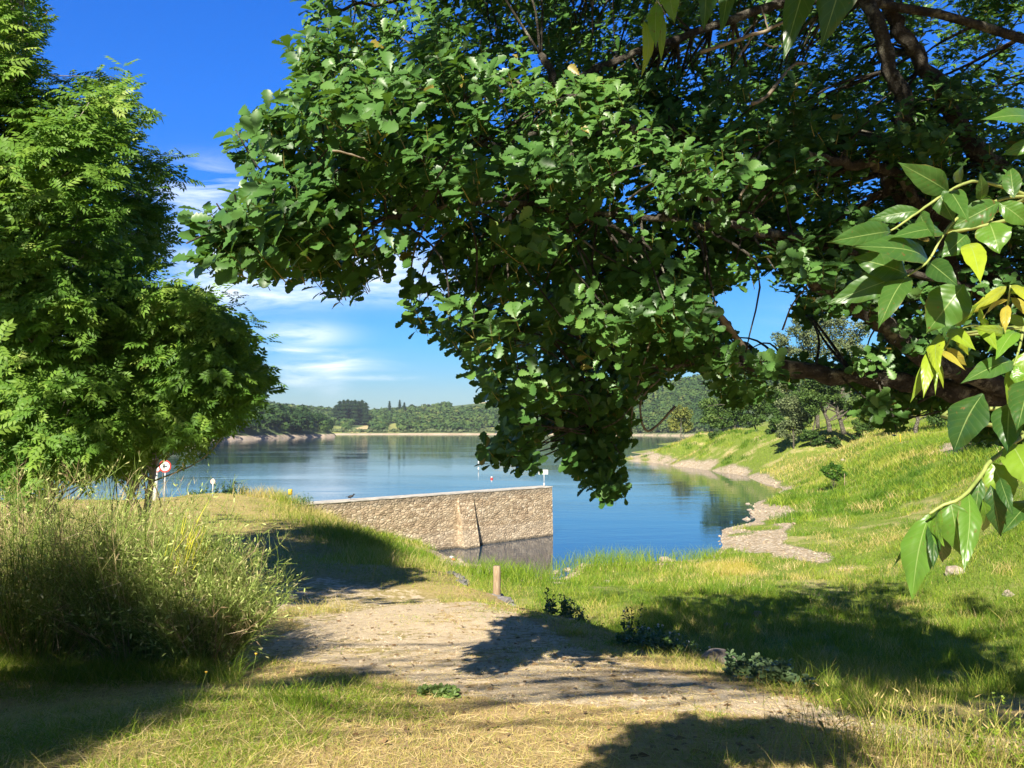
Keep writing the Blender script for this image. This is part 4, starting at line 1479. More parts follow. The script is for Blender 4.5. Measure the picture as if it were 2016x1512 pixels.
pa, pe, mo, lu, qx, qy = zones(x, y, z)
gn = vnoise(x * .12, y * .12, 47)
ok = (z > .25) & (pe < .5) & (rng.uniform(size=len(x)) < .35 + .65 * gn)
x, y, gn = x[ok], y[ok], gn[ok]
N = len(x)
V, F, a = grass_at(x, y, rng.uniform(.2, .55, N) * (.6 + gn), np.full(N, .05) * np.clip(y / 80, 1, 2), np.clip(.45 + .7 * (vnoise(x * .08, y * .08, 48) - .4) + rng.normal(0, .12, N), 0, 1), lean=.3)
gm.add(V, T=F[1], Q=F[0], a=a)
o = gm.build('meadow_grass', M_grass)
tag(o, 'lush green meadow grass sloping down to the lake shore', 'grass', kind='stuff')

gm = MB()
x, y = fan_points(130000, 12, 44, -150, 960)
z = terr(x, y)
pa, pe, mo, lu, qx, qy = zones(x, y, z)
ok = (z > 1.0) & (pa < .6) & (lu <= .5)
x, y, qx, qy = x[ok], y[ok], qx[ok], qy[ok]
N = len(x)
V, F, a = grass_at(x, y, rng.gamma(5, .011, N), .005 * np.clip(y / 10, 1, 4), np.clip(rng.normal(.55, .18, N), 0, 1), lean=.5)
gm.add(V, T=F[1], Q=F[0], a=a)
# rank tall grass on the slope along the wall foot and terrace edge
line = np.array([[600, 1000, 2.9], [640, 1028, 2.6], [700, 1062, 2.8], [770, 1100, 2.95], [840, 1112, 3.0], [880, 1122, 3.2]])
N = 26000
s = rng.uniform(0, len(line) - 1.001, N)
i = s.astype(int)
f = (s - i)[:, None]
q = line[i] * (1 - f) + line[i + 1] * f
pts = np.array([G(*w_) for w_ in q])
x, y = pts[:, 0] + rng.normal(0, .8, N), pts[:, 1] + rng.normal(0, 1.6, N)
V, F, a = grass_at(x, y, rng.gamma(6, .05, N), .004 * np.clip(y / 10, 1, 4), np.clip(np.where(rng.uniform(size=N) < .4, rng.normal(.85, .1, N), rng.normal(.35, .15, N)), 0, 1), lean=.25, segs=2)
gm.add(V, T=F[1], Q=F[0], a=a)
o = gm.build('terrace_grass', M_grass)
tag(o, 'yellow-green mown grass on the terrace leading to the wall, rank at its edge', 'grass', kind='stuff')


def tuft(name, label, cat, pos, n, h, spread, tones, lean=.3, w=.004, group=None, segs=3, heads=0, head_rnd=.9):
    x = pos[0] + rng.normal(0, spread, n)
    y = pos[1] + rng.normal(0, spread, n)
    m = MB()
    hh = h * rng.uniform(.5, 1.1, n)
    V, F, a = grass_at(x, y, hh, np.full(n, w), rng.uniform(tones[0], tones[1], n), lean=lean, segs=segs)
    m.add(V, T=F[1], Q=F[0], a=a)
    if heads:
        k = rng.integers(0, n, heads)
        nv = 2 * segs + 1
        tips = V.reshape(n, nv, 3)[k, -1]
        d = tips - V.reshape(n, nv, 3)[k, -2]
        V2, F2, a2 = ribbons(tips - d * .6, d + 1e-4, np.full(heads, h * .10), np.full(heads, w * 2.2), np.zeros((heads, 3)), 2, np.full(heads, head_rnd))
        m.add(V2, T=F2[1], Q=F2[0], a=a2)
    o = m.build(name, M_grass)
    tag(o, label, cat, group)
    return o


def gp(px, py, z):
    p = G(px, py, z)
    return p


# tall seeding grass at the bottom right, tuft at the mound, tufts by the path
p = gp(1850, 1500, 4.75)
tuft('grass_tuft', 'tall pale seeding grass in the bottom right corner', 'grass tuft', p, 950, .38, .40, (.25, .9), lean=.2, w=.0032, heads=300)
tuft('grass_tuft', 'bright green upright grass clump on the mound behind the short yellow grass', 'grass tuft', gp(600, 1400, 4.78), 380, .20, .16, (.1, .5), lean=.35, w=.004, heads=14)
tuft('grass_tuft', 'straw-coloured grass tuft beside the path under the bush', 'grass tuft', gp(600, 1228, 3.85), 220, .28, .16, (.45, .95), lean=.4)
tuft('grass_tuft', 'second straw-coloured tuft, right of the first beside the path', 'grass tuft', gp(655, 1220, 3.8), 200, .26, .14, (.5, .95), lean=.4)
tuft('grass_tuft', 'dry pale tuft in the leafy shade of the path', 'grass tuft', gp(1130, 1268, 3.95), 260, .17, .14, (.45, .95), lean=.4)
tuft('grass_tuft', 'green tuft spilling over the path edge into the meadow shade', 'grass tuft', gp(1690, 1400, 4.40), 420, .24, .18, (.1, .6), lean=.4)
tuft('grass_tuft', 'yellowed grass edging beside the thistle', 'grass tuft', gp(1560, 1372, 4.32), 420, .16, .25, (.3, .9), lean=.4)
tuft('grass_tuft', 'dry grass clump between the boulder and the path', 'grass tuft', gp(1350, 1325, 4.15), 420, .16, .22, (.4, .95), lean=.4)
tuft('grass_tuft', 'tawny reed grass at the corner where the terrace meets the wall', 'grass tuft', gp(535, 985, 3.0), 900, .75, .7, (.6, .95), lean=.18, w=.014)
tuft('grass_tuft', 'green reed grass beside the yellow marker', 'grass tuft', gp(575, 992, 3.0), 500, .8, .5, (.2, .7), lean=.2, w=.014)
tuft('grass_tuft', 'golden dry grass standing against the foot of the wall', 'grass tuft', gp(640, 1040, 2.2), 900, .9, .7, (.6, 1.0), lean=.2, w=.013)
tuft('grass_tuft', 'dark green tussock hanging at the terrace edge below the wall', 'grass tuft', gp(705, 1075, 2.8), 1500, .75, .8, (.0, .4), lean=.45, w=.012)
tuft('grass_tuft', 'tall bright reeds on the shore right of the inlet', 'grass tuft', gp(1210, 1112, .2), 1500, 1.0, 1.7, (.1, .5), lean=.12, w=.018)
tuft('grass_tuft', 'bright green reeds growing in the shallow inlet behind the post', 'grass tuft', gp(1000, 1140, .4), 1300, .9, 1.1, (.1, .45), lean=.14, w=.018)
tuft('grass_tuft', 'small clump of reeds at the corner of the pebble beach', 'grass tuft', gp(1395, 1098, .2), 500, .8, .8, (.15, .5), lean=.14, w=.018)


# weeds behind the terrace, dark against the water
def weed(name, label, cat, pos, h, n, spread, mat, rnd=(.0, .4), leaf=.05, group=None, flowers=0, fmat=None):
    x = pos[0] + rng.normal(0, spread, n)
    y = pos[1] + rng.normal(0, spread, n)
    z = terr(x, y)
    base = np.stack([x, y, z], -1)
    e = empty(name, (pos[0], pos[1], float(terr(pos[0], pos[1])[0])), label, cat, group)
    hh = h * rng.uniform(.6, 1.1, n)
    dv = up_dir(n, .12)
    V, F, a = ribbons(base, dv, hh, np.full(n, leaf * .16), rng.normal(0, .05, (n, 3)) * h, 3, np.full(n, .3))
    mk('stems', V, F, mat, e, attrs={'rnd': a})
    per = 26
    s = rng.uniform(.12, 1, (n, per))
    dvn = dv / np.linalg.norm(dv, axis=1)[:, None]
    P = base[:, None] + dvn[:, None] * (hh[:, None] * s)[..., None]
    d = rng.normal(0, 1, (n, per, 3))
    d[..., 2] = np.abs(d[..., 2]) * .5 + .15
    M = frames(d.reshape(-1, 3), np.tile([0, -.3, 1.0], (n * per, 1)) + rng.normal(0, .3, (n * per, 3)))
    V, F = scatter(OAK_S[0] * [1, .8, 1], OAK_S[1], M, P.reshape(-1, 3), leaf * (1.25 - s.ravel() * .7) * rng.uniform(.7, 1.3, n * per))
    mk('leaves', V, F, mat, e, attrs={'rnd': np.repeat(rng.uniform(rnd[0], rnd[1], n * per), len(OAK_S[0]))})
    if flowers:
        k = rng.integers(0, n, flowers)
        T_ = base[k] + dvn[k] * hh[k][:, None]
        V, F = scatter(ICO[0], ICO[1], np.tile(np.eye(3), (flowers, 1, 1)), T_, leaf * rng.uniform(.15, .3, flowers))
        mk('blossoms', V, F, fmat, e)
    return e


def ico(sub=1):
    import bmesh
    bm = bmesh.new()
    bmesh.ops.create_icosphere(bm, subdivisions=sub, radius=1)
    bm.verts.ensure_lookup_table()
    v = np.array([q.co[:] for q in bm.verts])
    f = np.array([[w_.index for w_ in q.verts] for q in bm.faces])
    bm.free()
    return v, [f]


ICO = ico(1)
ICO3 = ico(3)
M_weed = leafmat('weed_leaf', [(0, (.03, .065, .018)), (.5, (.09, .17, .035)), (1, (.22, .30, .09))], rough=.5, trans=.15, spec=.3)
M_thistle = leafmat('thistle_leaf', [(0, (.07, .13, .05)), (1, (.17, .25, .11))], rough=.5, trans=.15, spec=.3)
k = 0
for k, (px, D) in enumerate([(385, 43), (405, 43.5), (420, 43), (447, 43), (455, 43.5), (468, 43), (480, 43.4), (488, 43), (497, 43.2)]):
    weed('dark_weed', '%s from the left of the dark upright weeds against the water behind the terrace' % ORD[k], 'weed', ((px - 1008) / 1520 * D, D), .95, 9, .16, M_weed, (0, .35), leaf=.16, group='dark weeds behind the terrace')
for px in (598, 612):
    D = 36.3
    weed('dark_weed', 'dark weed growing against the left end of the wall' if px < 605 else 'taller thin dark weed touching the wall top', 'weed', ((px - 1008) / 1520 * 35.0, 35.0), .85 + .2 * (px > 605), 8, .18, M_weed, (.1, .6), leaf=.12)
q = gp(1115, 1215, 3.62)
weed('leafy_shrub', 'dark leafy shrub on the stone edging right of the wooden post', 'shrub', q, .42, 42, .18, M_weed, (0, .8), leaf=.07)
q = gp(1245, 1250, 3.7)
weed('dock_plant', 'tall dark seeding dock standing at the meadow edge', 'dock plant', q, .62, 5, .06, M_weed, (0, .4), leaf=.06)
q = gp(1300, 1262, 3.85)
weed('flowering_weed', 'bushy shaded weed with small white flowers at the edge of the bank', 'weed', q, .30, 40, .22, M_weed, (.2, 1), leaf=.06, flowers=26, fmat=M_white)
q = gp(1290, 1290, 4.0)
weed('leafy_weed', 'low green weed at the shaded corner of the path', 'weed', q, .16, 60, .2, M_weed, (.2, 1), leaf=.06)
q = gp(1480, 1345, 4.2)
weed('thistle', 'grey-green thistle growing beside the boulder', 'thistle', q, .24, 18, .15, M_thistle, (0, 1), leaf=.075)
q = gp(1535, 1350, 4.3)
weed('thistle', 'second thistle with paler leaves, right of the first one by the path', 'thistle', q, .22, 14, .08, M_thistle, (.2, 1), leaf=.09)
q = gp(860, 1372, 4.56)
weed('plantain', 'flat green rosette weed at the front edge of the path', 'plantain', q, .04, 26, .07, M_weed, (.5, 1), leaf=.055)
q = gp(1960, 1500, 4.8)
weed('flowering_weed', 'leafy weed with pale flower heads among the tall grass at bottom right', 'weed', q, .30, 8, .10, M_grass, (.1, .5), leaf=.028, flowers=18, fmat=M_pod)

# yellow flowers on thin stalks in front of the bush
for (px, py, z, hgt, lab) in [(395, 1385, 4.86, .17, 'thin stalk with a yellow flower on the crest of the mound'), (492, 1400, 4.84, .30, 'tallest thin stalk with a yellow bud, right of the flower on the mound')]:
    b = G(px, py, z)
    b[2] = float(terr(b[0], b[1])[0])
    e = empty('hawkbit_flower', b, lab, 'flower')
    m = MB()
    P = smooth_path([b, b + [.005, 0, hgt * .5], b + [.03, 0, hgt]], 5)
    m.tube(P, .0016, n=5)
    m.build('stalk', M_greentwig, e)
    m = MB()
    m.tube([P[-1] - [0, 0, .004], P[-1] + [0, 0, .004], P[-1] + [0, 0, .009]], [.004, .0075, .009], n=9)
    m.build('flower_head', M_yellow, e)


# ------------------------------------------------------------------ broom bushes
def broom(pos, label, R, H, n_stem, nb, tone, pods, dead=.15, yellow=0, lean=(0, 0)):
    base = np.array([pos[0], pos[1], float(terr(pos[0], pos[1])[0])])
    e = empty('broom_bush', base, label, 'broom bush')
    th = rng.uniform(0, 2 * PI, n_stem)
    rr_ = np.sqrt(rng.uniform(0, 1, n_stem)) * R * .45
    bx, by = base[0] + np.cos(th) * rr_, base[1] + np.sin(th) * rr_
    B = np.stack([bx, by, terr(bx, by) - .02], -1)
    out = rng.uniform(.0, 1.0, n_stem)
    Dv = np.stack([np.cos(th) * out * R / H * 1.3 + lean[0], np.sin(th) * out * R / H * 1.3 + lean[1], np.ones(n_stem)], -1) + rng.normal(0, .12, (n_stem, 3))
    L_ = H * rng.uniform(.55, 1.08, n_stem) * np.sqrt(1 + out * .25)
    bend = rng.normal(0, .10, (n_stem, 3)) * L_[:, None]
    bend[:, 2] -= .12 * L_ * out
    Dn = Dv / np.linalg.norm(Dv, axis=1)[:, None]
    dd_ = rng.uniform(size=n_stem) < dead
    rs = np.where(dd_, rng.uniform(.78, .95, n_stem), rng.uniform(.05, .6, n_stem))
    V, F, a = ribbons(B, Dn, L_, rng.uniform(.006, .014, n_stem), bend, 5, rs)
    mk('stems', V, F, M_broom, e, attrs={'rnd': a})
    m = MB()
    s = rng.uniform(.06, 1.0, (n_stem, nb)) ** .8
    P = B[:, None] + Dn[:, None] * (L_[:, None] * s)[..., None] + bend[:, None] * (s * s)[..., None]
    d = Dn[:, None] * .7 + rng.normal(0, .62, (n_stem, nb, 3)) + np.array([0, -.1, .35])
    N = n_stem * nb
    l2 = (rng.uniform(.14, .42, (n_stem, nb)) * (1.15 - .5 * s)).ravel()
    tn = np.where(np.repeat(dd_, nb), rng.uniform(.70, .95, N), np.clip(rng.normal(tone, .15, N), 0, .66))
    P = P.reshape(-1, 3)
    d = d.reshape(-1, 3)
    V, F, a = ribbons(P, d, l2, rng.uniform(.0028, .0052, N), rng.normal(0, .06, (N, 3)) * l2[:, None], 2, tn)
    m.add(V, T=F[1], Q=F[0], a=a)
    # small twiglets
    k = rng.integers(0, N, N * 2)
    dn = d / np.linalg.norm(d, axis=1)[:, None]
    f = rng.uniform(.2, 1, len(k))
    P2 = P[k] + dn[k] * (l2[k] * f)[:, None]
    V, F, a = ribbons(P2, dn[k] + rng.normal(0, .4, (len(k), 3)), rng.uniform(.03, .12, len(k)), np.full(len(k), .0034), np.zeros((len(k), 3)), 2, np.clip(tn[k] + .05, 0, .95))
    m.add(V, T=F[1], Q=F[0], a=a)
    m.build('branchlets', M_broom, e)
    if pods:
        k = rng.integers(0, N, pods)
        k = k[tn[k] < .68]
        P3 = P[k] + dn[k] * (l2[k] * rng.uniform(.3, 1, len(k)))[:, None]
        dv = dn[k] + rng.normal(0, .6, (len(k), 3))
        tvp, tfp = leaf_template([0, .25, .75, 1], [.02, .13, .13, .02], fold=.3)
        V, F = scatter(tvp, tfp, frames(dv, rnd_unit(len(k))), P3, rng.uniform(.028, .05, len(k)))
        mk('pods', V, F, M_pod, e, attrs={'rnd': np.repeat(rng.uniform(0, 1, len(k)), len(tvp))})
    if yellow:
        c = W(372, 1085, pos[1] - .7)
        Py = c + rng.normal(0, .07, (yellow, 3)) * [1.2, .6, 1.3]
        V, F, a = ribbons(Py, np.tile([.35, 0, 1.0], (yellow, 1)) + rng.normal(0, .12, (yellow, 3)), rng.uniform(.12, .26, yellow), np.full(yellow, .006), np.zeros((yellow, 3)), 2, np.ones(yellow))
        mk('yellow_sprigs', V, F, M_broom, e, attrs={'rnd': a})
    return e


broom(((90 - 1008) / 1520 * 7.7, 7.7), 'large green broom bush with brown dead stems at the left edge', 1.12, 1.74, 640, 18, .42, 6000, dead=.20)
broom(((300 - 1008) / 1520 * 7.6, 7.6), 'broom bush with a patch of bright yellow sprigs, right of the largest one', .82, 1.42, 560, 18, .44, 6500, dead=.16, yellow=70)
broom(((415 - 1008) / 1520 * 7.2, 7.2), 'lowest broom bush with many pale pods, leaning over the path', .48, .98, 420, 17, .46, 6500, dead=.10, lean=(.02, -.02))
broom((-6.4, 7.6), 'broom bush mostly outside the left edge of the view', 1.2, 1.6, 300, 11, .4, 600, dead=.2)


# ------------------------------------------------------------------ rocks, edging, post
def rock(pos, size, name='rock', label=None, cat='rock', mat=None, group=None, flat=.65, seed=None, sink=.25):
    v, f = ICO3
    d = v.copy()
    s = rng.uniform(0, 50)
    r = 1 + .55 * (vnoise(v[:, 0] * 1.7 + s, v[:, 1] * 1.7 + v[:, 2] * 1.3 + s, 61) - .5) + .25 * (vnoise(v[:, 0] * 4 + s, v[:, 2] * 4 + v[:, 1] * 3 + s, 62) - .5)
    cut = rnd_unit(7)
    for c in cut:
        k_ = d @ c
        d = d - np.clip(k_ - rng.uniform(.55, .8), 0, 1)[:, None] * c
    d = d * r[:, None] * np.array([1, rng.uniform(.7, 1), flat]) * size
    a = rng.uniform(0, PI)
    ca, sa = math.cos(a), math.sin(a)
    d = d @ np.array([[ca, sa, 0], [-sa, ca, 0], [0, 0, 1]])
    P = np.array(pos) + [0, 0, size * flat * (1 - sink) * .5]
    off = np.array(pos, float)
    o = mk(name, d + P - off, f, mat or M_rock, smooth=False)
    o.location = off
    if label:
        tag(o, label, cat, group)
    return o, d + P, f


def rk(px, py, z, size_px, label, **kw):
    p = G(px, py, z)
    p[2] = max(float(terr(p[0], p[1])[0]), -.12)
    s = size_px / 1520.0 * p[1] * .5
    return rock(p, s, label=label, **kw)


rk(1472, 992, 0, 12, 'flat pale rock in the shallows, farthest out of the row off the beach')
rk(1476, 1004, 0, 11, 'pale rock second from the far end of the row off the beach')
rk(1480, 1013, 0, 11, 'rounded rock between the others at the waterline of the beach')
rk(1469, 1022, .02, 19, 'largest slab-like pale rock at the waterline of the pebble beach')
rk(1308, 1104, .03, 20, 'pointed pale rock at the shore behind the reeds')
rk(1324, 1107, .03, 13, 'smaller pale rock touching the pointed one at the shore')
rk(1096, 1128, .03, 22, 'flat grey slab at the mouth of the inlet', mat=M_rock)
rk(1116, 1121, .03, 16, 'flat stone right of the slab at the mouth of the inlet')
rk(1150, 1116, .05, 18, 'low tan stone in the row right of the inlet slabs')
rk(1195, 1140, .5, 15, 'buff stone half hidden in the reeds')
rk(1878, 1150, 1.3, 34, 'big pinkish rock in the sunny grass beneath the hanging leaves', flat=.75)
rk(1985, 1180, 1.5, 24, 'low rock in the grass near the right edge')
rk(1432, 1226, 1.7, 26, 'grey stone lying in the meadow shade')
rk(1490, 1200, 1.4, 24, 'flat grey stone in the middle of the shaded meadow')
rk(1345, 1186, 1.1, 18, 'small grey stone near the upper edge of the meadow shade')
rk(889, 1094, .08, 11, 'small white stone beside the orange one by the wall', mat=M_white)
rk(893, 1099, .08, 9, 'small orange stone at the edge of the inlet', mat=M_orange)
rk(905, 1102, .1, 20, 'tan boulder in the inlet beside the orange stone')
rk(1394, 994, 0, 5, 'tiny rock breaking the water off the beach')
rk(1660, 918, 2.4, 9, 'small white stone on the far bank')
o, dV, dF = rk(1412, 1312, 4.0, 74, 'lichen-covered boulder beside the thistles at the edge of the path', flat=.55)

# small beach pebbles as one mass
x, y = fan_points(26000, 24, 190, 860, 1800)
z = terr(x, y)
pa, pe, mo, lu, qx, qy = zones(x, y, z)
ok = (pe > .5) & (z > -.12) & (z < 2.5)
x, y, z = x[ok][:9000], y[ok][:9000], z[ok][:9000]
N = len(x)
s = rng.gamma(2.2, .014, N) * np.clip(y / 45, .8, 2.2)
M = np.tile(np.diag([1, .8, .6]), (N, 1, 1)) + rng.normal(0, .18, (N, 3, 3))
V, F = scatter(ICO[0], ICO[1], M, np.stack([x, y, z + s * .2], -1), s)
m = noisemat('beach_pebble', [(.3, (.31, .235, .155)), (.55, (.46, .37, .265)), (.75, (.60, .52, .42))], scale=1.2, bump=.2)
o = mk('shore_pebbles', V, F, m, smooth=False)
tag(o, 'tan and pinkish pebbles scattered along the lake shore', 'pebbles', kind='stuff')
# gravel on the path
x, y = fan_points(26000, 4, 15, 500, 2016)
z = terr(x, y)
pa, pe, mo, lu, qx, qy = zones(x, y, z)
ok = (pa > .5)
x, y, z = x[ok][:5000], y[ok][:5000], z[ok][:5000]
N = len(x)
s = rng.gamma(2.0, .0024, N) + .002
M = np.tile(np.diag([1, .8, .6]), (N, 1, 1)) + rng.normal(0, .18, (N, 3, 3))
V, F = scatter(ICO[0], ICO[1], M, np.stack([x, y, z + s * .2], -1), s)
o = mk('path_gravel', V, F, m, smooth=False)
tag(o, 'fine pale gravel scattered over the bare path', 'gravel', kind='stuff')

x, y = fan_points(700, 4, 13, 500, 1900)
N = len(x)
P = np.stack([x, y, terr(x, y) + .012], -1)
V, F = scatter(OAK_S[0], OAK_S[1], frames(rnd_unit(N) * [1, 1, .15], np.tile([0, 0, 1.0], (N, 1)) + rnd_unit(N) * .35), P, rng.uniform(.03, .07, N))
o = mk('fallen_leaves', V, F, leafmat('dry_fallen_leaf', [(0, (.16, .09, .04)), (1, (.36, .24, .12))], rough=.8, trans=.1, spec=.2), attrs={'rnd': np.repeat(rng.uniform(0, 1, N), len(OAK_S[0]))})
tag(o, 'small dry brown leaves lying on the path and short grass', 'fallen leaves', kind='stuff')

# drystone edging along the terrace lip
el = [(898, 1138, 3.25), (930, 1150, 3.3), (960, 1158, 3.4), (1000, 1180, 3.47), (1040, 1198, 3.53), (1085, 1214, 3.6), (1130, 1228, 3.68)]
ep = np.array([G(*q) for q in el])
ed = MB()
for k in range(95):
    s = rng.uniform(0, len(ep) - 1.01)
    i = int(s)
    p = ep[i] * (1 - s + i) + ep[i + 1] * (s - i) + [rng.normal(0, .10), rng.normal(0, .12), 0]
    p[2] = float(terr(p[0], p[1])[0]) - rng.uniform(0, .08)
    v, f = ICO
    sz = rng.uniform(.08, .17)
    dsp = v * (1 + rng.normal(0, .10, (len(v), 1))) * [1.3, .9, .5] * sz
    aa_ = rng.uniform(0, PI)
    dsp = dsp @ np.array([[math.cos(aa_), math.sin(aa_), 0], [-math.sin(aa_), math.cos(aa_), 0], [0, 0, 1]])
    ed.add(dsp + p, T=f[0])
o = ed.build('stone_edging', M_slate, smooth=False)
tag(o, 'low edging of grey dry-laid stones along the lip of the terrace by the post', 'stone edging')

pb = G(978, 1174, 3.45)
pb[2] = float(terr(pb[0], pb[1])[0])
m = MB()
th = np.arange(14) * 2 * PI / 14
P = [pb - [0, 0, .2], pb + [0, 0, .1], pb + [.005, 0, .3], pb + [.0, 0, .535], pb + [0, 0, .55]]
m.tube(P, [.075, .073, .070, .068, .058], n=14, rough=.025)
o = m.build('wooden_post', M_wood)
tag(o, 'short round weathered wooden post at the lip of the terrace', 'wooden post')
o['tmp'] = 0
del o['tmp']


# ------------------------------------------------------------------ signs, markers, buoys
def cylz(m, c, r, h, n=14, r2=None):
    m.tube([np.array(c), np.array(c) + [0, 0, h]], [r, r2 if r2 is not None else r], n=n)


sp_ = WB - wt * .35 - wn_ * .35
e = empty('wall_sign', (sp_[0], sp_[1], 3.02), 'white rectangular board on a thin pole at the far end of the wall', 'sign')
m = MB()
cylz(m, (sp_[0], sp_[1], 3.02), .022, .75)
m.build('pole', M_metal, e)
m = MB()
cylz(m, (sp_[0], sp_[1], 3.021), .05, .16)
m.build('pole_foot', M_white, e)
m = MB()
m.box((sp_[0] - .05, sp_[1] - .04, 3.86), (.58, .03, .28), rz=.08)
b_ = m.build('board', M_white, e, smooth=False)
m = MB()
m.box((sp_[0] - .22, sp_[1] - .058, 3.86), (.07, .004, .10), rz=.08)
m.build('faint_emblem', plain('faded_orange', (.72, .55, .45)), b_, smooth=False)


def disc_geo(c, r, t, n=28, tilt=0.0, r_in=0.0):
    """disc facing -Y; ring if r_in"""
    th = np.arange(n) * 2 * PI / n
    rg = []
    for rr_, yy_ in ((r, -t / 2), (r, t / 2)):
        rg.append(np.stack([np.cos(th) * rr_, np.full(n, yy_), np.sin(th) * rr_], -1))
    ct, st = math.cos(tilt), math.sin(tilt)
    if r_in:
        for rr_, yy_ in ((r_in, -t / 2), (r_in, t / 2)):
            rg.append(np.stack([np.cos(th) * rr_, np.full(n, yy_), np.sin(th) * rr_], -1))
        V = np.concatenate(rg)
        j = np.arange(n)
        j2 = (j + 1) % n
        Q = np.concatenate([np.stack([j, j2, n + j2, n + j], -1), np.stack([j, 2 * n + j, 2 * n + j2, j2], -1), np.stack([n + j, n + j2, 3 * n + j2, 3 * n + j], -1), np.stack([2 * n + j, 3 * n + j, 3 * n + j2, 2 * n + j2], -1)])
        T = None
    else:
        V = np.concatenate(rg + [[[0, -t / 2, 0], [0, t / 2, 0]]])
        j = np.arange(n)
        j2 = (j + 1) % n
        Q = np.stack([j, j2, n + j2, n + j], -1)
        T = np.concatenate([np.stack([np.full(n, 2 * n), j2, j], -1), np.stack([np.full(n, 2 * n + 1), n + j, n + j2], -1)])
    R_ = np.array([[ct, st, 0], [-st, ct, 0], [0, 0, 1]])
    return V @ R_ + np.array(c), T, Q


def round_sign(px, py, D, r, label, post_mat, tilt=0.0, ring=True, figure=True, plate=None):
    c = W(px, py, D)
    zb = float(terr(c[0], c[1])[0])
    e = empty('round_sign', (c[0], c[1], zb), label, 'sign')
    m = MB()
    cylz(m, (c[0], c[1] + .03, zb - .2), .03, c[2] - zb + .2 + r)
    m.build('pole', post_mat, e)
    m = MB()
    V, T, Q = disc_geo(c, r * .78, .016, tilt=tilt)
    m.add(V, T=T, Q=Q)
    pl = m.build('plate', plate or M_white, e, smooth=False)
    if ring:
        m = MB()
        V, T, Q = disc_geo(c, r, .024, tilt=tilt, r_in=r * .76)
        m.add(V, Q=Q)
        m.build('red_rim', M_red, e, smooth=False)
    if figure:
        m = MB()
        m.box(c + [0, -.012, .0], (r * .75, .008, r * .2), a=.5)
        m.box(c + [-r * .15, -.0125, .0], (r * .2, .008, r * .8), a=.5)
        m.build('dark_symbol', M_black, pl, smooth=False)
    return e


round_sign(325, 918, 34, .27, 'round white sign with a red rim on the terrace under the ash', M_metal)
round_sign(309, 923, 36, .16, 'small red-rimmed round sign half hidden left of the larger one', M_metal, figure=False)
round_sign(419, 948, 37, .15, 'small pale pink round sign on a thin pole above the bush', M_metal, figure=False, ring=False, plate=plain('faded_pink', (.80, .55, .48)))
c = W(306, 955, 35)
zb = float(terr(c[0], c[1])[0])
m = MB()
m.tube([[c[0], c[1], zb - .1], [c[0], c[1], zb + 1.1]], [.10, .10], n=12)
o = m.build('white_bollard', M_white)
tag(o, 'thick white post standing under the ash by the round signs', 'post')
c = gp(571, 990, 3.0)
e = empty('yellow_marker', (c[0], c[1], 2.9), 'small yellow cap on a thin white pole at the start of the wall', 'marker')
m = MB()
cylz(m, (c[0], c[1], 2.8), .02, .75)
m.build('pole', M_white, e)
m = MB()
m.tube([[c[0], c[1], 3.37], [c[0], c[1], 3.40], [c[0], c[1], 3.62], [c[0], c[1], 3.65]], [.08, .10, .10, .07], n=14)
m.build('cap', M_yellow, e)


def buoy(px, py, label, pole):
    p = G(px, py, 0)
    e = empty('buoy', (p[0], p[1], 0), label, 'buoy')
    e.scale = (.7, .7, .7)
    m = MB()
    if pole:
        m.tube([p + [0, 0, -.3], p + [0, 0, 0], p + [0, 0, .25]], [.12, .2, .14], n=14)
        m.build('float', M_white, e)
        m = MB()
        m.tube([p + [0, 0, .2], p + [0, 0, 1.0], p + [0, 0, 1.05], p + [0, 0, 1.7], p + [0, 0, 1.72]], [.05, .05, .14, .12, .03], n=12)
        m.build('mast', M_white, e)
    else:
        m.tube([p + [0, 0, -.2], p + [0, 0, -.1], p + [0, 0, .12], p + [0, 0, .25]], [.1, .24, .26, .2], n=14)
        m.build('float', M_red, e)
        m = MB()
        m.tube([p + [0, 0, .251], p + [0, 0, .42], p + [0, 0, .5]], [.19, .16, .06], n=14)
        m.build('cap', M_white, e)
    return e


buoy(942, 922, 'white pole buoy out on the lake beneath the hanging oak tip', True)
buoy(968, 943, 'small red and white buoy nearer the wall', False)

# bird on the wall top
bu = WA + wt * 2.9 - wn_ * .3
e = empty('bird', (bu[0], bu[1], 3.02), 'small dark bird perched on top of the wall', 'bird')
v = ICO3[0] * [.15, .065, .07]
v[:, 2] += .04 * (v[:, 0] / .15)
hd = ICO3[0] * .042 + [.15, 0, .10]
bk_ = ICO3[0] * [.03, .01, .01] + [.20, 0, .10]
tl = ICO3[0] * [.09, .03, .012] + [-.18, 0, -.02]
m = MB()
for w_ in (v, hd, bk_, tl):
    m.add(w_ * 1.0 + [bu[0], bu[1], 3.02 + .14], T=ICO3[1][0])
m.build('body', M_black, e)
m = MB()
for s in (-.02, .02):
    m.tube([[bu[0], bu[1] + s, 3.02], [bu[0], bu[1] + s, 3.11]], .006, n=5)
m.build('legs', M_black, e)


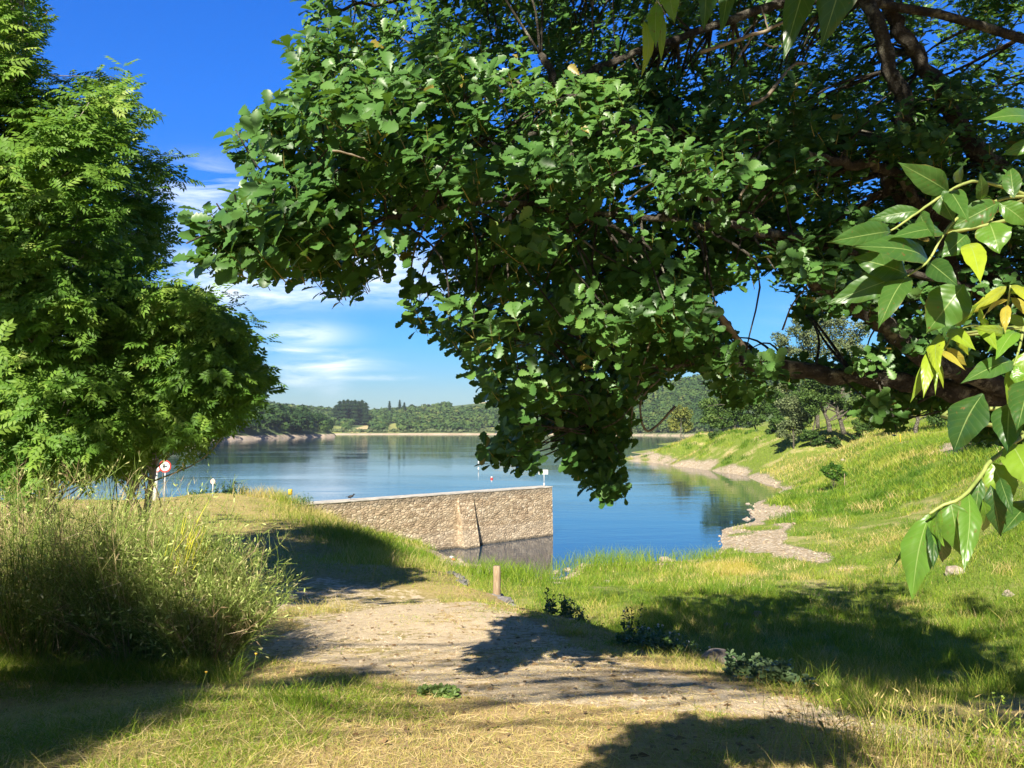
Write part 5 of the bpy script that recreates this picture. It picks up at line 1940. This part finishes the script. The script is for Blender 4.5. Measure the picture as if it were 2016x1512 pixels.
# ------------------------------------------------------------------ trees on the right bank
def bank_tree(name, label, cat, base_px, base_py, D, blobs, mat, leaf=.3, n=1500, trunk_r=.18, group=None, trunks=None, tone=.4, zb=None):
    """blobs: (px, py, r_px) crown lobes at distance D"""
    c = W(base_px, base_py, D)
    z_ = float(terr(c[0], D)[0]) if zb is None else zb
    base = np.array([c[0], D, z_])
    e = empty(name, base, label, cat, group)
    sc_ = D / 1520.0
    C, R = [], []
    for (px, py, r) in blobs:
        p = W(px, py, D + rng.normal(0, r * sc_ * .4))
        C.append(p)
        R.append(r * sc_)
    C, R = np.array(C), np.array(R)
    m = MB()
    for tpts in (trunks or [None]):
        if tpts is None:
            top = C[np.argmax(C[:, 2])]
            mid = base * .5 + top * .5 + rng.normal(0, .3, 3)
            P = smooth_path([base - [0, 0, .3], base + (mid - base) * .5, mid, top], 5, .03)
        else:
            P = smooth_path([W(px, py, D) for px, py in tpts], 5, .02)
        m.tube(P, np.linspace(trunk_r, trunk_r * .3, len(P)), n=8, rough=.06)
        for c_ in C:
            i, q = nearest(P[len(P) // 3:], c_ - [0, 0, 1.0])
            limb_to(m, q, c_, trunk_r * .35, .03, n=5, segs=4)
    m.build('trunk', M_bark, e)
    # sub-clumps on every lobe, then leaf clusters on each sub-clump
    sub, sr = [], []
    for c_, r in zip(C, R):
        k = 12
        sub.append(c_ + rnd_unit(k) * r * .68 * rng.uniform(.6, 1.05, (k, 1)))
        sr.append(np.full(k, r * .42))
    sub, sr = np.concatenate(sub), np.concatenate(sr)
    w_ = sr ** 2
    idx = rng.choice(len(sub), n, p=w_ / w_.sum())
    d = rnd_unit(n)
    P = sub[idx] + d * sr[idx][:, None] * rng.uniform(.55, 1.1, (n, 1)) * [1, 1, .75]
    Nn = d * .7 + [0, 0, .6] + rnd_unit(n) * .6
    Mx = frames(rnd_unit(n) + [0, 0, -.2], Nn)
    tv = np.array([[-.5, 0, 0], [-.1, -.32, .05], [.5, -.05, 0], [0, .33, .05]])
    V, F = scatter(tv, [[[0, 1, 2, 3]]], Mx, P, leaf * rng.uniform(.6, 1.4, n))
    tn = np.clip(tone + rng.normal(0, .13, len(sub))[idx] + rng.normal(0, .12, n), 0, 1)
    mk('crown', V, F, mat, e, smooth=False, attrs={'rnd': np.repeat(tn, 4)})
    return e


bank_tree('broadleaf_tree', 'small yellow-green round tree at the far end of the low point', 'tree', 1341, 862, 215, [(1330, 822, 20), (1352, 820, 20), (1341, 812, 18), (1328, 840, 14), (1354, 840, 15)], M_autumn, leaf=.55, n=2600, trunk_r=.22, zb=.8)
bank_tree('broadleaf_tree', 'dark green spreading tree at the left end of the bank', 'tree', 1447, 858, 140, [(1415, 800, 27), (1400, 822, 22), (1440, 790, 28), (1432, 825, 24), (1456, 812, 24), (1412, 835, 16), (1390, 800, 16)], M_bank, leaf=.42, n=6500, trunk_r=.28, tone=.3)
bank_tree('broadleaf_tree', 'broad green tree merging with its darker left neighbour on the bank', 'tree', 1495, 852, 150, [(1480, 790, 30), (1505, 805, 26), (1490, 820, 22), (1460, 780, 22), (1515, 780, 26), (1470, 828, 18)], M_bank, leaf=.42, n=6500, trunk_r=.28, tone=.36)
bank_tree('broadleaf_tree', 'pale-crowned tree with a thin light trunk at the foot of the bank', 'tree', 1563, 886, 108, [(1545, 800, 22), (1562, 815, 24), (1550, 838, 20), (1570, 845, 16), (1560, 790, 20), (1556, 862, 13), (1580, 822, 16), (1538, 855, 14)], M_pale, leaf=.28, n=7000, trunk_r=.13, tone=.35)
bank_tree('dark_tree', 'dark narrow tree tucked between the broad tree and the pale one', 'tree', 1528, 862, 124, [(1525, 805, 20), (1532, 785, 18), (1528, 830, 18), (1520, 848, 14)], M_bank, leaf=.34, n=4200, trunk_r=.18, tone=.08)
bank_tree('twin_trunk_tree', 'tree with two dark leaning trunks on top of the bank', 'tree', 1640, 872, 104, [(1600, 760, 28), (1630, 745, 30), (1665, 740, 30), (1690, 765, 26), (1612, 785, 18), (1650, 790, 18), (1680, 800, 22), (1588, 775, 22), (1700, 800, 24), (1600, 800, 16), (1665, 805, 20), (1640, 775, 24)], M_bank, leaf=.30, n=12000, trunk_r=.34, tone=.42,
          trunks=[[(1634, 850), (1630, 830), (1620, 806), (1610, 780)], [(1662, 855), (1655, 830), (1648, 806), (1658, 770)]])
bank_tree('poplar_tree', 'tall pale-leaved tree rising behind the oak bough', 'tree', 1610, 845, 150, [(1545, 665, 26), (1580, 650, 30), (1610, 635, 28), (1650, 640, 28), (1690, 650, 26), (1560, 700, 24), (1600, 690, 30), (1645, 690, 30), (1690, 700, 26), (1560, 740, 26), (1620, 740, 30), (1680, 740, 26), (1540, 770, 24), (1590, 775, 26), (1640, 780, 26), (1700, 775, 26), (1720, 720, 30), (1600, 660, 34), (1660, 670, 34)], M_pale, leaf=.42, n=20000, trunk_r=.4, tone=.3, zb=7.0)
bank_tree('thicket_bush', 'dark bush covering the bank under the broad trees', 'bush', 1480, 868, 131, [(1495, 858, 16), (1515, 862, 14), (1475, 855, 10)], M_bank, leaf=.3, n=2200, trunk_r=.06, tone=.1)
bank_tree('thicket_bush', 'dark bush at the foot of the twin-trunk tree', 'bush', 1600, 872, 106, [(1600, 862, 16), (1618, 868, 13), (1585, 856, 12), (1640, 872, 14), (1648, 885, 10)], M_bank, leaf=.26, n=3600, trunk_r=.06, tone=.12)
bank_tree('thicket_bush', 'dark bramble mound right of the twin-trunk tree', 'bush', 1700, 860, 96, [(1690, 840, 18), (1715, 835, 20), (1740, 832, 18), (1690, 860, 12), (1705, 820, 16)], M_bank, leaf=.24, n=4200, trunk_r=.06, tone=.15)
bank_tree('bank_tree', 'dark tree behind the oak leaves at the top right of the bank', 'tree', 1800, 850, 88, [(1790, 790, 38), (1830, 770, 40), (1760, 800, 28), (1870, 790, 38), (1840, 820, 24)], M_bank, leaf=.28, n=7000, trunk_r=.25, tone=.2)
bank_tree('bank_tree', 'large shady tree at the right edge of the bank', 'tree', 1985, 905, 58, [(1940, 840, 40), (1985, 820, 48), (2030, 800, 52), (1930, 800, 36), (1980, 760, 48), (2060, 850, 50), (2080, 760, 50), (1950, 880, 26), (2010, 885, 30)], M_bank, leaf=.20, n=14000, trunk_r=.22, tone=.15)
bank_tree('bank_tree', 'dense tree outside the right edge that shades the grassy bank', 'tree', 2230, 900, 46, [(2150, 800, 80), (2250, 760, 90), (2200, 860, 70), (2120, 870, 50)], M_bank, leaf=.20, n=9000, trunk_r=.22, tone=.2)
bank_tree('broadleaf_tree', 'rounded green tree on the bank top between the pale tree and the twin-trunk tree', 'tree', 1592, 846, 135, [(1590, 800, 26), (1570, 790, 24), (1610, 785, 26), (1585, 825, 18)], M_bank, leaf=.36, n=6000, trunk_r=.2, tone=.45)
bank_tree('thicket_bush', 'low dark hedge-like bush under the leftmost bank trees', 'bush', 1420, 868, 138, [(1405, 858, 12), (1425, 856, 14), (1445, 860, 14), (1460, 856, 12)], M_bank, leaf=.28, n=2600, trunk_r=.06, tone=.12)
bank_tree('thicket_bush', 'green bush on the slope below the twin-trunk tree', 'bush', 1560, 880, 118, [(1545, 868, 12), (1570, 872, 12), (1585, 868, 12)], M_bank, leaf=.26, n=2200, trunk_r=.05, tone=.2)
# sapling with its stake
q = gp(1640, 966, 1.4)
bank_tree('sapling', 'lone young tree with a thin multi-stemmed trunk in the sunny meadow', 'sapling', 1641, 966, float(q[1]), [(1635, 935, 12), (1650, 925, 12), (1640, 918, 10), (1625, 925, 10), (1660, 935, 10), (1645, 940, 10)], M_ash, leaf=.17, n=1800, trunk_r=.04, tone=.15)
m = MB()
q2 = gp(1663, 968, 1.4)
zb = float(terr(q2[0], q2[1])[0])
m.tube([[q2[0], q2[1], zb - .2], [q2[0] + .02, q2[1], zb + 1.25]], [.03, .025], n=8)
o = m.build('wooden_stake', M_wood)
tag(o, 'thin wooden stake standing right of the sapling', 'stake')


def post_thing(px, py, D, h, r, mat, name, label):
    c = W(px, py, D)
    z_ = float(terr(c[0], D)[0])
    m = MB()
    m.tube([[c[0], D, z_ - .1], [c[0], D, z_ + h * .97], [c[0], D, z_ + h]], [r, r, r * .6], n=10)
    o = m.build(name, mat)
    tag(o, label, 'post')


post_thing(1607, 835, 140, 1.3, .16, M_white, 'white_post', 'white stone-like post at the edge of the dry field behind the bank')
post_thing(1507, 838, 160, 1.5, .09, M_white, 'white_post', 'left of two thin white posts behind the bank trees')
post_thing(1518, 838, 160, 1.4, .09, M_white, 'white_post', 'right of two thin white posts behind the bank trees')
post_thing(1773, 880, 78, .9, .04, M_yellow, 'yellow_stake', 'thin yellow stake in the grass of the bank slope')

# white car behind the trees
cD = 175.0
c = W(1470, 838, cD)
cz = float(terr(c[0], cD)[0])
e = empty('parked_car', (c[0], cD, cz), 'white car parked behind the trees on top of the bank', 'car')


def prof(m, pts, w, off):
    n = len(pts)
    V = [[off[0] + x_, off[1] - w / 2, off[2] + z_] for x_, z_ in pts] + [[off[0] + x_, off[1] + w / 2, off[2] + z_] for x_, z_ in pts]
    V += [[off[0] + np.mean([p_[0] for p_ in pts]), off[1] - w / 2, off[2] + np.mean([p_[1] for p_ in pts])], [off[0] + np.mean([p_[0] for p_ in pts]), off[1] + w / 2, off[2] + np.mean([p_[1] for p_ in pts])]]
    T = [[2 * n, (i + 1) % n, i] for i in range(n)] + [[2 * n + 1, n + i, n + (i + 1) % n] for i in range(n)]
    Q = [[i, (i + 1) % n, n + (i + 1) % n, n + i] for i in range(n)]
    m.add(V, T=T, Q=Q)


m = MB()
prof(m, [(-2.1, .35), (-2.15, .75), (-1.9, .95), (-1.3, 1.0), (-.8, 1.42), (.7, 1.45), (1.6, 1.0), (2.1, .85), (2.15, .4)], 1.72, (c[0], cD, cz))
m.build('body', M_white, e, smooth=False)
m = MB()
prof(m, [(-1.1, 1.02), (-.72, 1.36), (.62, 1.39), (1.3, 1.02)], 1.74, (c[0], cD, cz))
m.build('windows', M_glass, e, smooth=False)
for sx in (-1.35, 1.35):
    for sy in (-.8, .8):
        V, T, Q = disc_geo((c[0] + sx, cD + sy, cz + .32), .32, .2)
        m = MB()
        m.add(V, T=T, Q=Q)
        m.build('wheel', M_black, e, smooth=False)


# ------------------------------------------------------------------ near ash with hanging leaves at the right
rng = np.random.default_rng(21)
def leaflet_material():
    m, t, out = newmat('near_ash_leaflet')
    L = t.links.new
    uvn = nd(t, 'ShaderNodeUVMap', uv_map='uv')
    sp = nd(t, 'ShaderNodeSeparateXYZ')
    L(uvn.outputs[0], sp.inputs[0])
    u, v = sp.outputs[0], sp.outputs[1]
    au = mth(t, 'ABSOLUTE', u)
    mid = mth(t, 'MULTIPLY', mth(t, 'SUBTRACT', .045, au), 40.0, clamp=True)
    ph = mth(t, 'MULTIPLY', mth(t, 'SUBTRACT', v, mth(t, 'MULTIPLY', au, .16)), 2 * PI * 9)
    w = mth(t, 'COSINE', ph)
    vein = mth(t, 'MULTIPLY', mth(t, 'SUBTRACT', w, .90), 8.0, clamp=True)
    at = nd(t, 'ShaderNodeAttribute', attribute_name='rnd').outputs['Fac']
    col = ramp(t, at, [(0, (.025, .075, .018)), (.35, (.065, .155, .028)), (.6, (.14, .29, .03)), (.8, (.34, .44, .03)), (1, (.46, .36, .06))])  # darkest tones put shade into the colour of shaded leaflets
    nz = nd(t, 'ShaderNodeTexNoise', i_Scale=60.0, i_Detail=4.0)
    tc = nd(t, 'ShaderNodeTexCoord')
    L(tc.outputs['Object'], nz.inputs['Vector'])
    col = mixc(t, mth(t, 'MULTIPLY', mth(t, 'SUBTRACT', nz.outputs[0], .5), 1.0, clamp=True), col, (.12, .16, .03))
    sp_n = nd(t, 'ShaderNodeTexNoise', i_Scale=170.0, i_Detail=2.0)
    L(tc.outputs['Object'], sp_n.inputs['Vector'])
    big_n = nd(t, 'ShaderNodeTexNoise', i_Scale=22.0, i_Detail=3.0)
    L(tc.outputs['Object'], big_n.inputs['Vector'])
    col = mixc(t, mth(t, 'MULTIPLY', mth(t, 'MULTIPLY', mth(t, 'SUBTRACT', sp_n.outputs[0], .64), 14.0, clamp=True), mth(t, 'MULTIPLY', mth(t, 'SUBTRACT', big_n.outputs[0], .45), 5.0, clamp=True)), col, (.16, .10, .03))
    edge = mth(t, 'MULTIPLY', mth(t, 'MULTIPLY', mth(t, 'SUBTRACT', mth(t, 'ADD', au, mth(t, 'MULTIPLY', big_n.outputs[0], .6)), 1.28), 8.0, clamp=True), .7)
    col = mixc(t, edge, col, (.20, .15, .04))
    col = mixc(t, mth(t, 'MULTIPLY', vein, .20), col, (.22, .33, .10))
    col = mixc(t, mth(t, 'MULTIPLY', mid, .7), col, (.33, .44, .14))
    bs = nd(t, 'ShaderNodeBsdfPrincipled', i_Roughness=.34)
    L(col, bs.inputs['Base Color'])
    bp = nd(t, 'ShaderNodeBump', i_Strength=.16, i_Distance=.0015)
    L(mth(t, 'ADD', mth(t, 'MULTIPLY', w, .4), mth(t, 'MULTIPLY', mid, -1.0)), bp.inputs['Height'])
    L(bp.outputs[0], bs.inputs['Normal'])
    tr = nd(t, 'ShaderNodeBsdfTranslucent')
    L(mixc(t, .5, col, (.22, .42, .02)), tr.inputs[0])
    mx = nd(t, 'ShaderNodeMixShader', i_0=.30)
    L(bs.outputs[0], mx.inputs[1])
    L(tr.outputs[0], mx.inputs[2])
    L(mx.outputs[0], out.inputs[0])
    return m


M_leaflet = leaflet_material()
ntb = np.array([2.35, -.55, float(terr(2.35, -.55)[0])])
near = empty('near_ash_tree', ntb, 'close ash whose glossy leaflets hang into the view from the right and top edges', 'ash tree')
NT = smooth_path([ntb - [0, 0, .2], ntb + [.03, 0, 1.2], ntb + [-.05, -.1, 2.6], ntb + [.1, -.5, 4.5], ntb + [0, -1.2, 6.8]], 7, .01)
m = MB()
m.tube(NT, np.linspace(.14, .05, len(NT)), n=12, rough=.03)
m.build('trunk', M_ashbark, near)


def stalk(pts, r0, r1, from_trunk=None):
    P = [W(*q) for q in pts]
    if from_trunk is not None:
        i, q = nearest(NT, P[0] + np.array([0, 0, from_trunk]))
        P = [q] + P
    P = smooth_path(P, 7, .0004)
    m = MB()
    m.tube(P, np.linspace(r0, r1, len(P)), n=7)
    return m.build('twig', M_greentwig, near)


def leaflet(b, tp, D0, D1, wpx, rnd, side=.15, curl=.25, sway=0.0, parent=None, face=0.0):
    """b, tp: base and tip pixels; wpx full width in pixels"""
    A, B = W(b[0], b[1], D0), W(tp[0], tp[1], D1)
    Lh = np.linalg.norm(B - A)
    X = (B - A) / Lh
    view = -(A + B) / 2 + np.array([0, 0, CH])
    view /= np.linalg.norm(view)
    Nn = view + np.array([face, 0, .35]) + rng.normal(0, side, 3)
    Mx = frames(X[None], Nn[None])[0]
    ns, na = 15, 7
    s = np.linspace(0, 1, ns)
    wid = np.interp(s, [0, .03, .12, .28, .45, .62, .78, .9, .96, 1], [.02, .05, .52, .92, 1.0, .82, .48, .17, .07, .0]) * (wpx / 1520.0 * (D0 + D1) / 2) * .5
    ser = 1 + .035 * np.sin(s * 60)
    u = np.linspace(-1, 1, na)
    S, U = np.meshgrid(s, u, indexing='ij')
    Wd = (wid * ser)[:, None]
    ph = rng.uniform(0, 6)
    und = .055 * wid.max() * 2 * np.sin(S * 15 + ph + U * 1.5) * np.abs(U) ** 1.5
    z = Lh * (.10 * np.sin(S * PI) * (1 - .6 * S) - .12 * S ** 2 * curl * 2) + Wd * np.abs(U) * .32 * (1 - U ** 2 * .45) + und - .10 * Wd * 4 * curl * U ** 2
    y = U * Wd + sway * Lh * np.sin(S * PI)
    L3 = np.stack([S * Lh, y, z - z[0, 3]], -1).reshape(-1, 3)
    V = L3 @ Mx.T + A
    UV = np.stack([U.ravel(), S.ravel()], -1)
    return mk('leaflet', V, [grid_faces(ns, na)], M_leaflet, parent or near, uv=UV, attrs={'rnd': np.full(ns * na, rnd)})


# right middle pair of compound leaves
stalk([(2120, 400, 1.15), (2030, 386, 1.12), (1975, 368, 1.10), (1920, 357, 1.08), (1870, 375, 1.06), (1812, 415, 1.05), (1754, 455, 1.04)], .0035, .0014, from_trunk=.2)
stalk([(2030, 386, 1.12), (1985, 389, 1.10), (1945, 402, 1.09), (1885, 430, 1.07), (1852, 470, 1.05), (1828, 513, 1.04), (1787, 543, 1.03)], .0026, .0014)
stalk([(1968, 395, 1.10), (1955, 425, 1.09), (1944, 452, 1.08)], .002, .0014)
LB = [((1868, 378), (1772, 321), 52, .30), ((1812, 415), (1708, 432), 34, .34), ((1754, 455), (1636, 475), 54, .30), ((1828, 512), (1690, 478), 62, .28), ((1788, 541), (1676, 505), 66, .26),
      ((1770, 545), (1628, 598), 52, .30), ((1788, 545), (1728, 640), 52, .28), ((1856, 458), (1756, 462), 42, .32), ((1968, 398), (1864, 452), 50, .36), ((1842, 372), (1880, 438), 44, .22),
      ((1893, 362), (1900, 308), 34, .28), ((1930, 395), (1932, 342), 26, .25), ((1996, 390), (1988, 322), 34, .28), ((1948, 440), (1968, 496), 64, .50), ((1905, 478), (1932, 548), 44, .80),
      ((1902, 462), (1856, 506), 50, .30), ((1898, 560), (1824, 655), 84, .42), ((1828, 516), (1884, 560), 46, .10), ((2035, 240), (1940, 228), 40, .40), ((2045, 280), (1972, 305), 30, .44), ((1966, 400), (2030, 445), 46, .45), ((1868, 376), (1905, 430), 40, .3), ((1812, 418), (1838, 470), 36, .28)]
for k, (b, tp, w, r) in enumerate(LB):
    leaflet(b, tp, 1.06, 1.03 + .05 * math.sin(k * 1.7), w, r, side=.25)
# young yellow shoot
stalk([(2120, 640, 1.2), (2030, 640, 1.16), (1965, 650, 1.14), (1915, 640, 1.12), (1880, 655, 1.11), (1862, 682, 1.10), (1842, 706, 1.10)], .003, .0012, from_trunk=.1)
stalk([(1965, 650, 1.14), (1982, 610, 1.12), (1990, 562, 1.10)], .0022, .0012)
stalk([(2016, 640, 1.15), (2008, 680, 1.12), (1996, 720, 1.10)], .0022, .0012)
LC = [((1981, 563), (1912, 612), 22, .86), ((1975, 572), (1895, 628), 18, .92), ((1990, 562), (2040, 600), 22, .86), ((1988, 585), (2040, 628), 20, .95), ((1985, 590), (1925, 622), 18, .97), ((1988, 575), (2050, 575), 24, .84),
      ((1862, 668), (1790, 790), 30, .72), ((1830, 690), (1821, 775), 26, .76), ((1850, 658), (1838, 728), 36, .80), ((1862, 684), (1908, 722), 20, .97), ((1850, 692), (1896, 720), 14, .96),
      ((1842, 705), (1842, 774), 9, .70), ((1846, 706), (1858, 765), 10, .78), ((1868, 650), (1915, 680), 30, .74), ((1885, 652), (1905, 700), 20, .80), ((1983, 600), (1977, 650), 20, .98), ((1880, 640), (1920, 600), 26, .70),
      ((2022, 690), (1984, 798), 46, .66), ((2002, 652), (1962, 695), 34, .58), ((1996, 712), (1902, 742), 46, .30), ((2010, 648), (1940, 690), 30, .62), ((1930, 640), (1960, 680), 26, .70), ((1945, 645), (1925, 610), 24, .72), ((1998, 720), (2005, 760), 26, .6),
      ((1975, 655), (1930, 645), 22, .74), ((2020, 640), (1975, 620), 24, .7)]
for k, (b, tp, w, r) in enumerate(LC):
    leaflet(b, tp, 1.11, 1.08 + .04 * math.sin(k * 2.3), w, r, side=.3, curl=.5)
# lower drooping leaf
stalk([(2130, 800, 1.16), (2020, 856, 1.08), (1952, 908, 1.04), (1925, 945, 1.02), (1890, 982, 1.0), (1855, 995, 1.0), (1830, 1012, 1.0)], .0036, .0018, from_trunk=.05)
LD = [((1830, 1012), (1790, 1178), 68, .52), ((1824, 1016), (1754, 1122), 10, .15), ((1851, 994), (1846, 1068), 40, .62), ((1832, 1024), (1841, 1118), 28, .05), ((1862, 1034), (1852, 1112), 36, .05), ((1870, 984), (1894, 1098), 62, .48),  # low tones colour the shaded leaflets darker
      ((1905, 968), (1904, 1120), 44, .50), ((1930, 935), (1914, 1062), 32, .30), ((1950, 910), (1994, 994), 60, .66), ((1990, 872), (2042, 966), 66, .66), ((1950, 955), (1971, 1058), 40, .05), ((1935, 985), (1941, 1054), 30, .60),
      ((1968, 940), (1992, 1010), 26, .10), ((2045, 985), (1974, 1040), 46, .12), ((1935, 775), (1872, 890), 78, .08), ((1990, 790), (1982, 885), 60, .12), ((2040, 740), (2000, 840), 66, .15)]
for k, (b, tp, w, r) in enumerate(LD):
    leaflet(b, tp, 1.02 + .02 * math.sin(k), 1.0 + .05 * math.sin(k * 1.9), w, r, side=.3, curl=.35)
# top hanging leaves
stalk([(1700, -420, 1.3), (1500, -240, 1.22), (1380, -130, 1.14), (1310, -50, 1.1), (1292, 8, 1.08)], .0034, .0014, from_trunk=.6)
LT = [((1293, 6), (1290, 90), 34, .62), ((1297, 12), (1303, 124), 20, .64), ((1268, 40), (1261, 150), 24, .72), ((1312, -35), (1328, 44), 40, .62), ((1380, -60), (1390, 52), 56, .10), ((1440, -60), (1420, 66), 36, .06),  # low tones paint in the shade on the upper leaflets
      ((1605, -80), (1542, 112), 62, .10), ((1680, -110), (1618, 90), 88, .08), ((1292, 8), (1268, 44), 6, .6)]
for k, (b, tp, w, r) in enumerate(LT):
    leaflet(b, tp, 1.08, 1.06 + .03 * math.sin(k), w, r, side=.2, curl=.2, sway=(.12 if k == 2 else 0))

# near ash clumps added unseen over and behind the viewer to shade the bank
NC_ = []
for q in [(110, 1400, 4.5, 6.5, (.5, .7, .4), 14), (-120, 1450, 4.7, 6.5, (.7, .7, .5), 12), (0, 1490, 4.9, 6.0, (.35, .3, .3), 7), (280, 1330, 4.35, 6.2, (.5, .4, .3), 6), 
           (0, 1330, 4.4, 6.5, (.8, .5, .3), 6), (200, 1290, 4.3, 6.2, (.5, .25, .2), 6)]:
    NC_.append(shade(*q, r=.36))
for q in [(1390, 1450, 4.75, 3.1, (.10, .04, .03), 3), (1330, 1490, 4.8, 3.0, (.06, .04, .03), 2), (1500, 1440, 4.75, 3.25, (.10, .04, .04), 3), (1570, 1440, 4.75, 3.3, (.05, .04, .04), 1)]:  # small unseen clumps added to shade the bank's front edge
    NC_.append(shade(*q, r=.12))
C = np.concatenate([q[0] for q in NC_])
R = np.concatenate([q[1] for q in NC_])
qx, qy = proj(C)
keep = (C[:, 1] < .3) | (qy < -150)
C, R = C[keep], R[keep]
m = MB()
for c in C[::2]:
    i, q = nearest(NT[len(NT) // 3:], c)
    limb_to(m, q, c, .03, .008, n=5, segs=5, sag=.05)
m.build('branches', M_ashbark, near)
P, d, idx = clump_sprays(C, R, 12, flat=.7)
V, F, a = rosettes(P, d * .5 + [0, 0, .9] + rng.normal(0, .25, d.shape), 6, ASH_T, .27, tilt=.6, back=.1)
mk('crown', V, F, M_ash, near, attrs={'rnd': a})


# ------------------------------------------------------------------ haze
m = bpy.data.materials.new('haze_air')
m.use_nodes = True
t = m.node_tree
for n in list(t.nodes):
    t.nodes.remove(n)
out = nd(t, 'ShaderNodeOutputMaterial')
pv = nd(t, 'ShaderNodeVolumePrincipled')
pv.inputs['Color'].default_value = (.80, .88, 1.0, 1)
pv.inputs['Density'].default_value = 0.00012
pv.inputs['Anisotropy'].default_value = 0.2
t.links.new(pv.outputs[0], out.inputs['Volume'])
hb = MB()
hb.box((600, 1550, 58), (9600, 3900, 130))
o = hb.build('haze', m, smooth=False)
tag(o, kind='stuff')
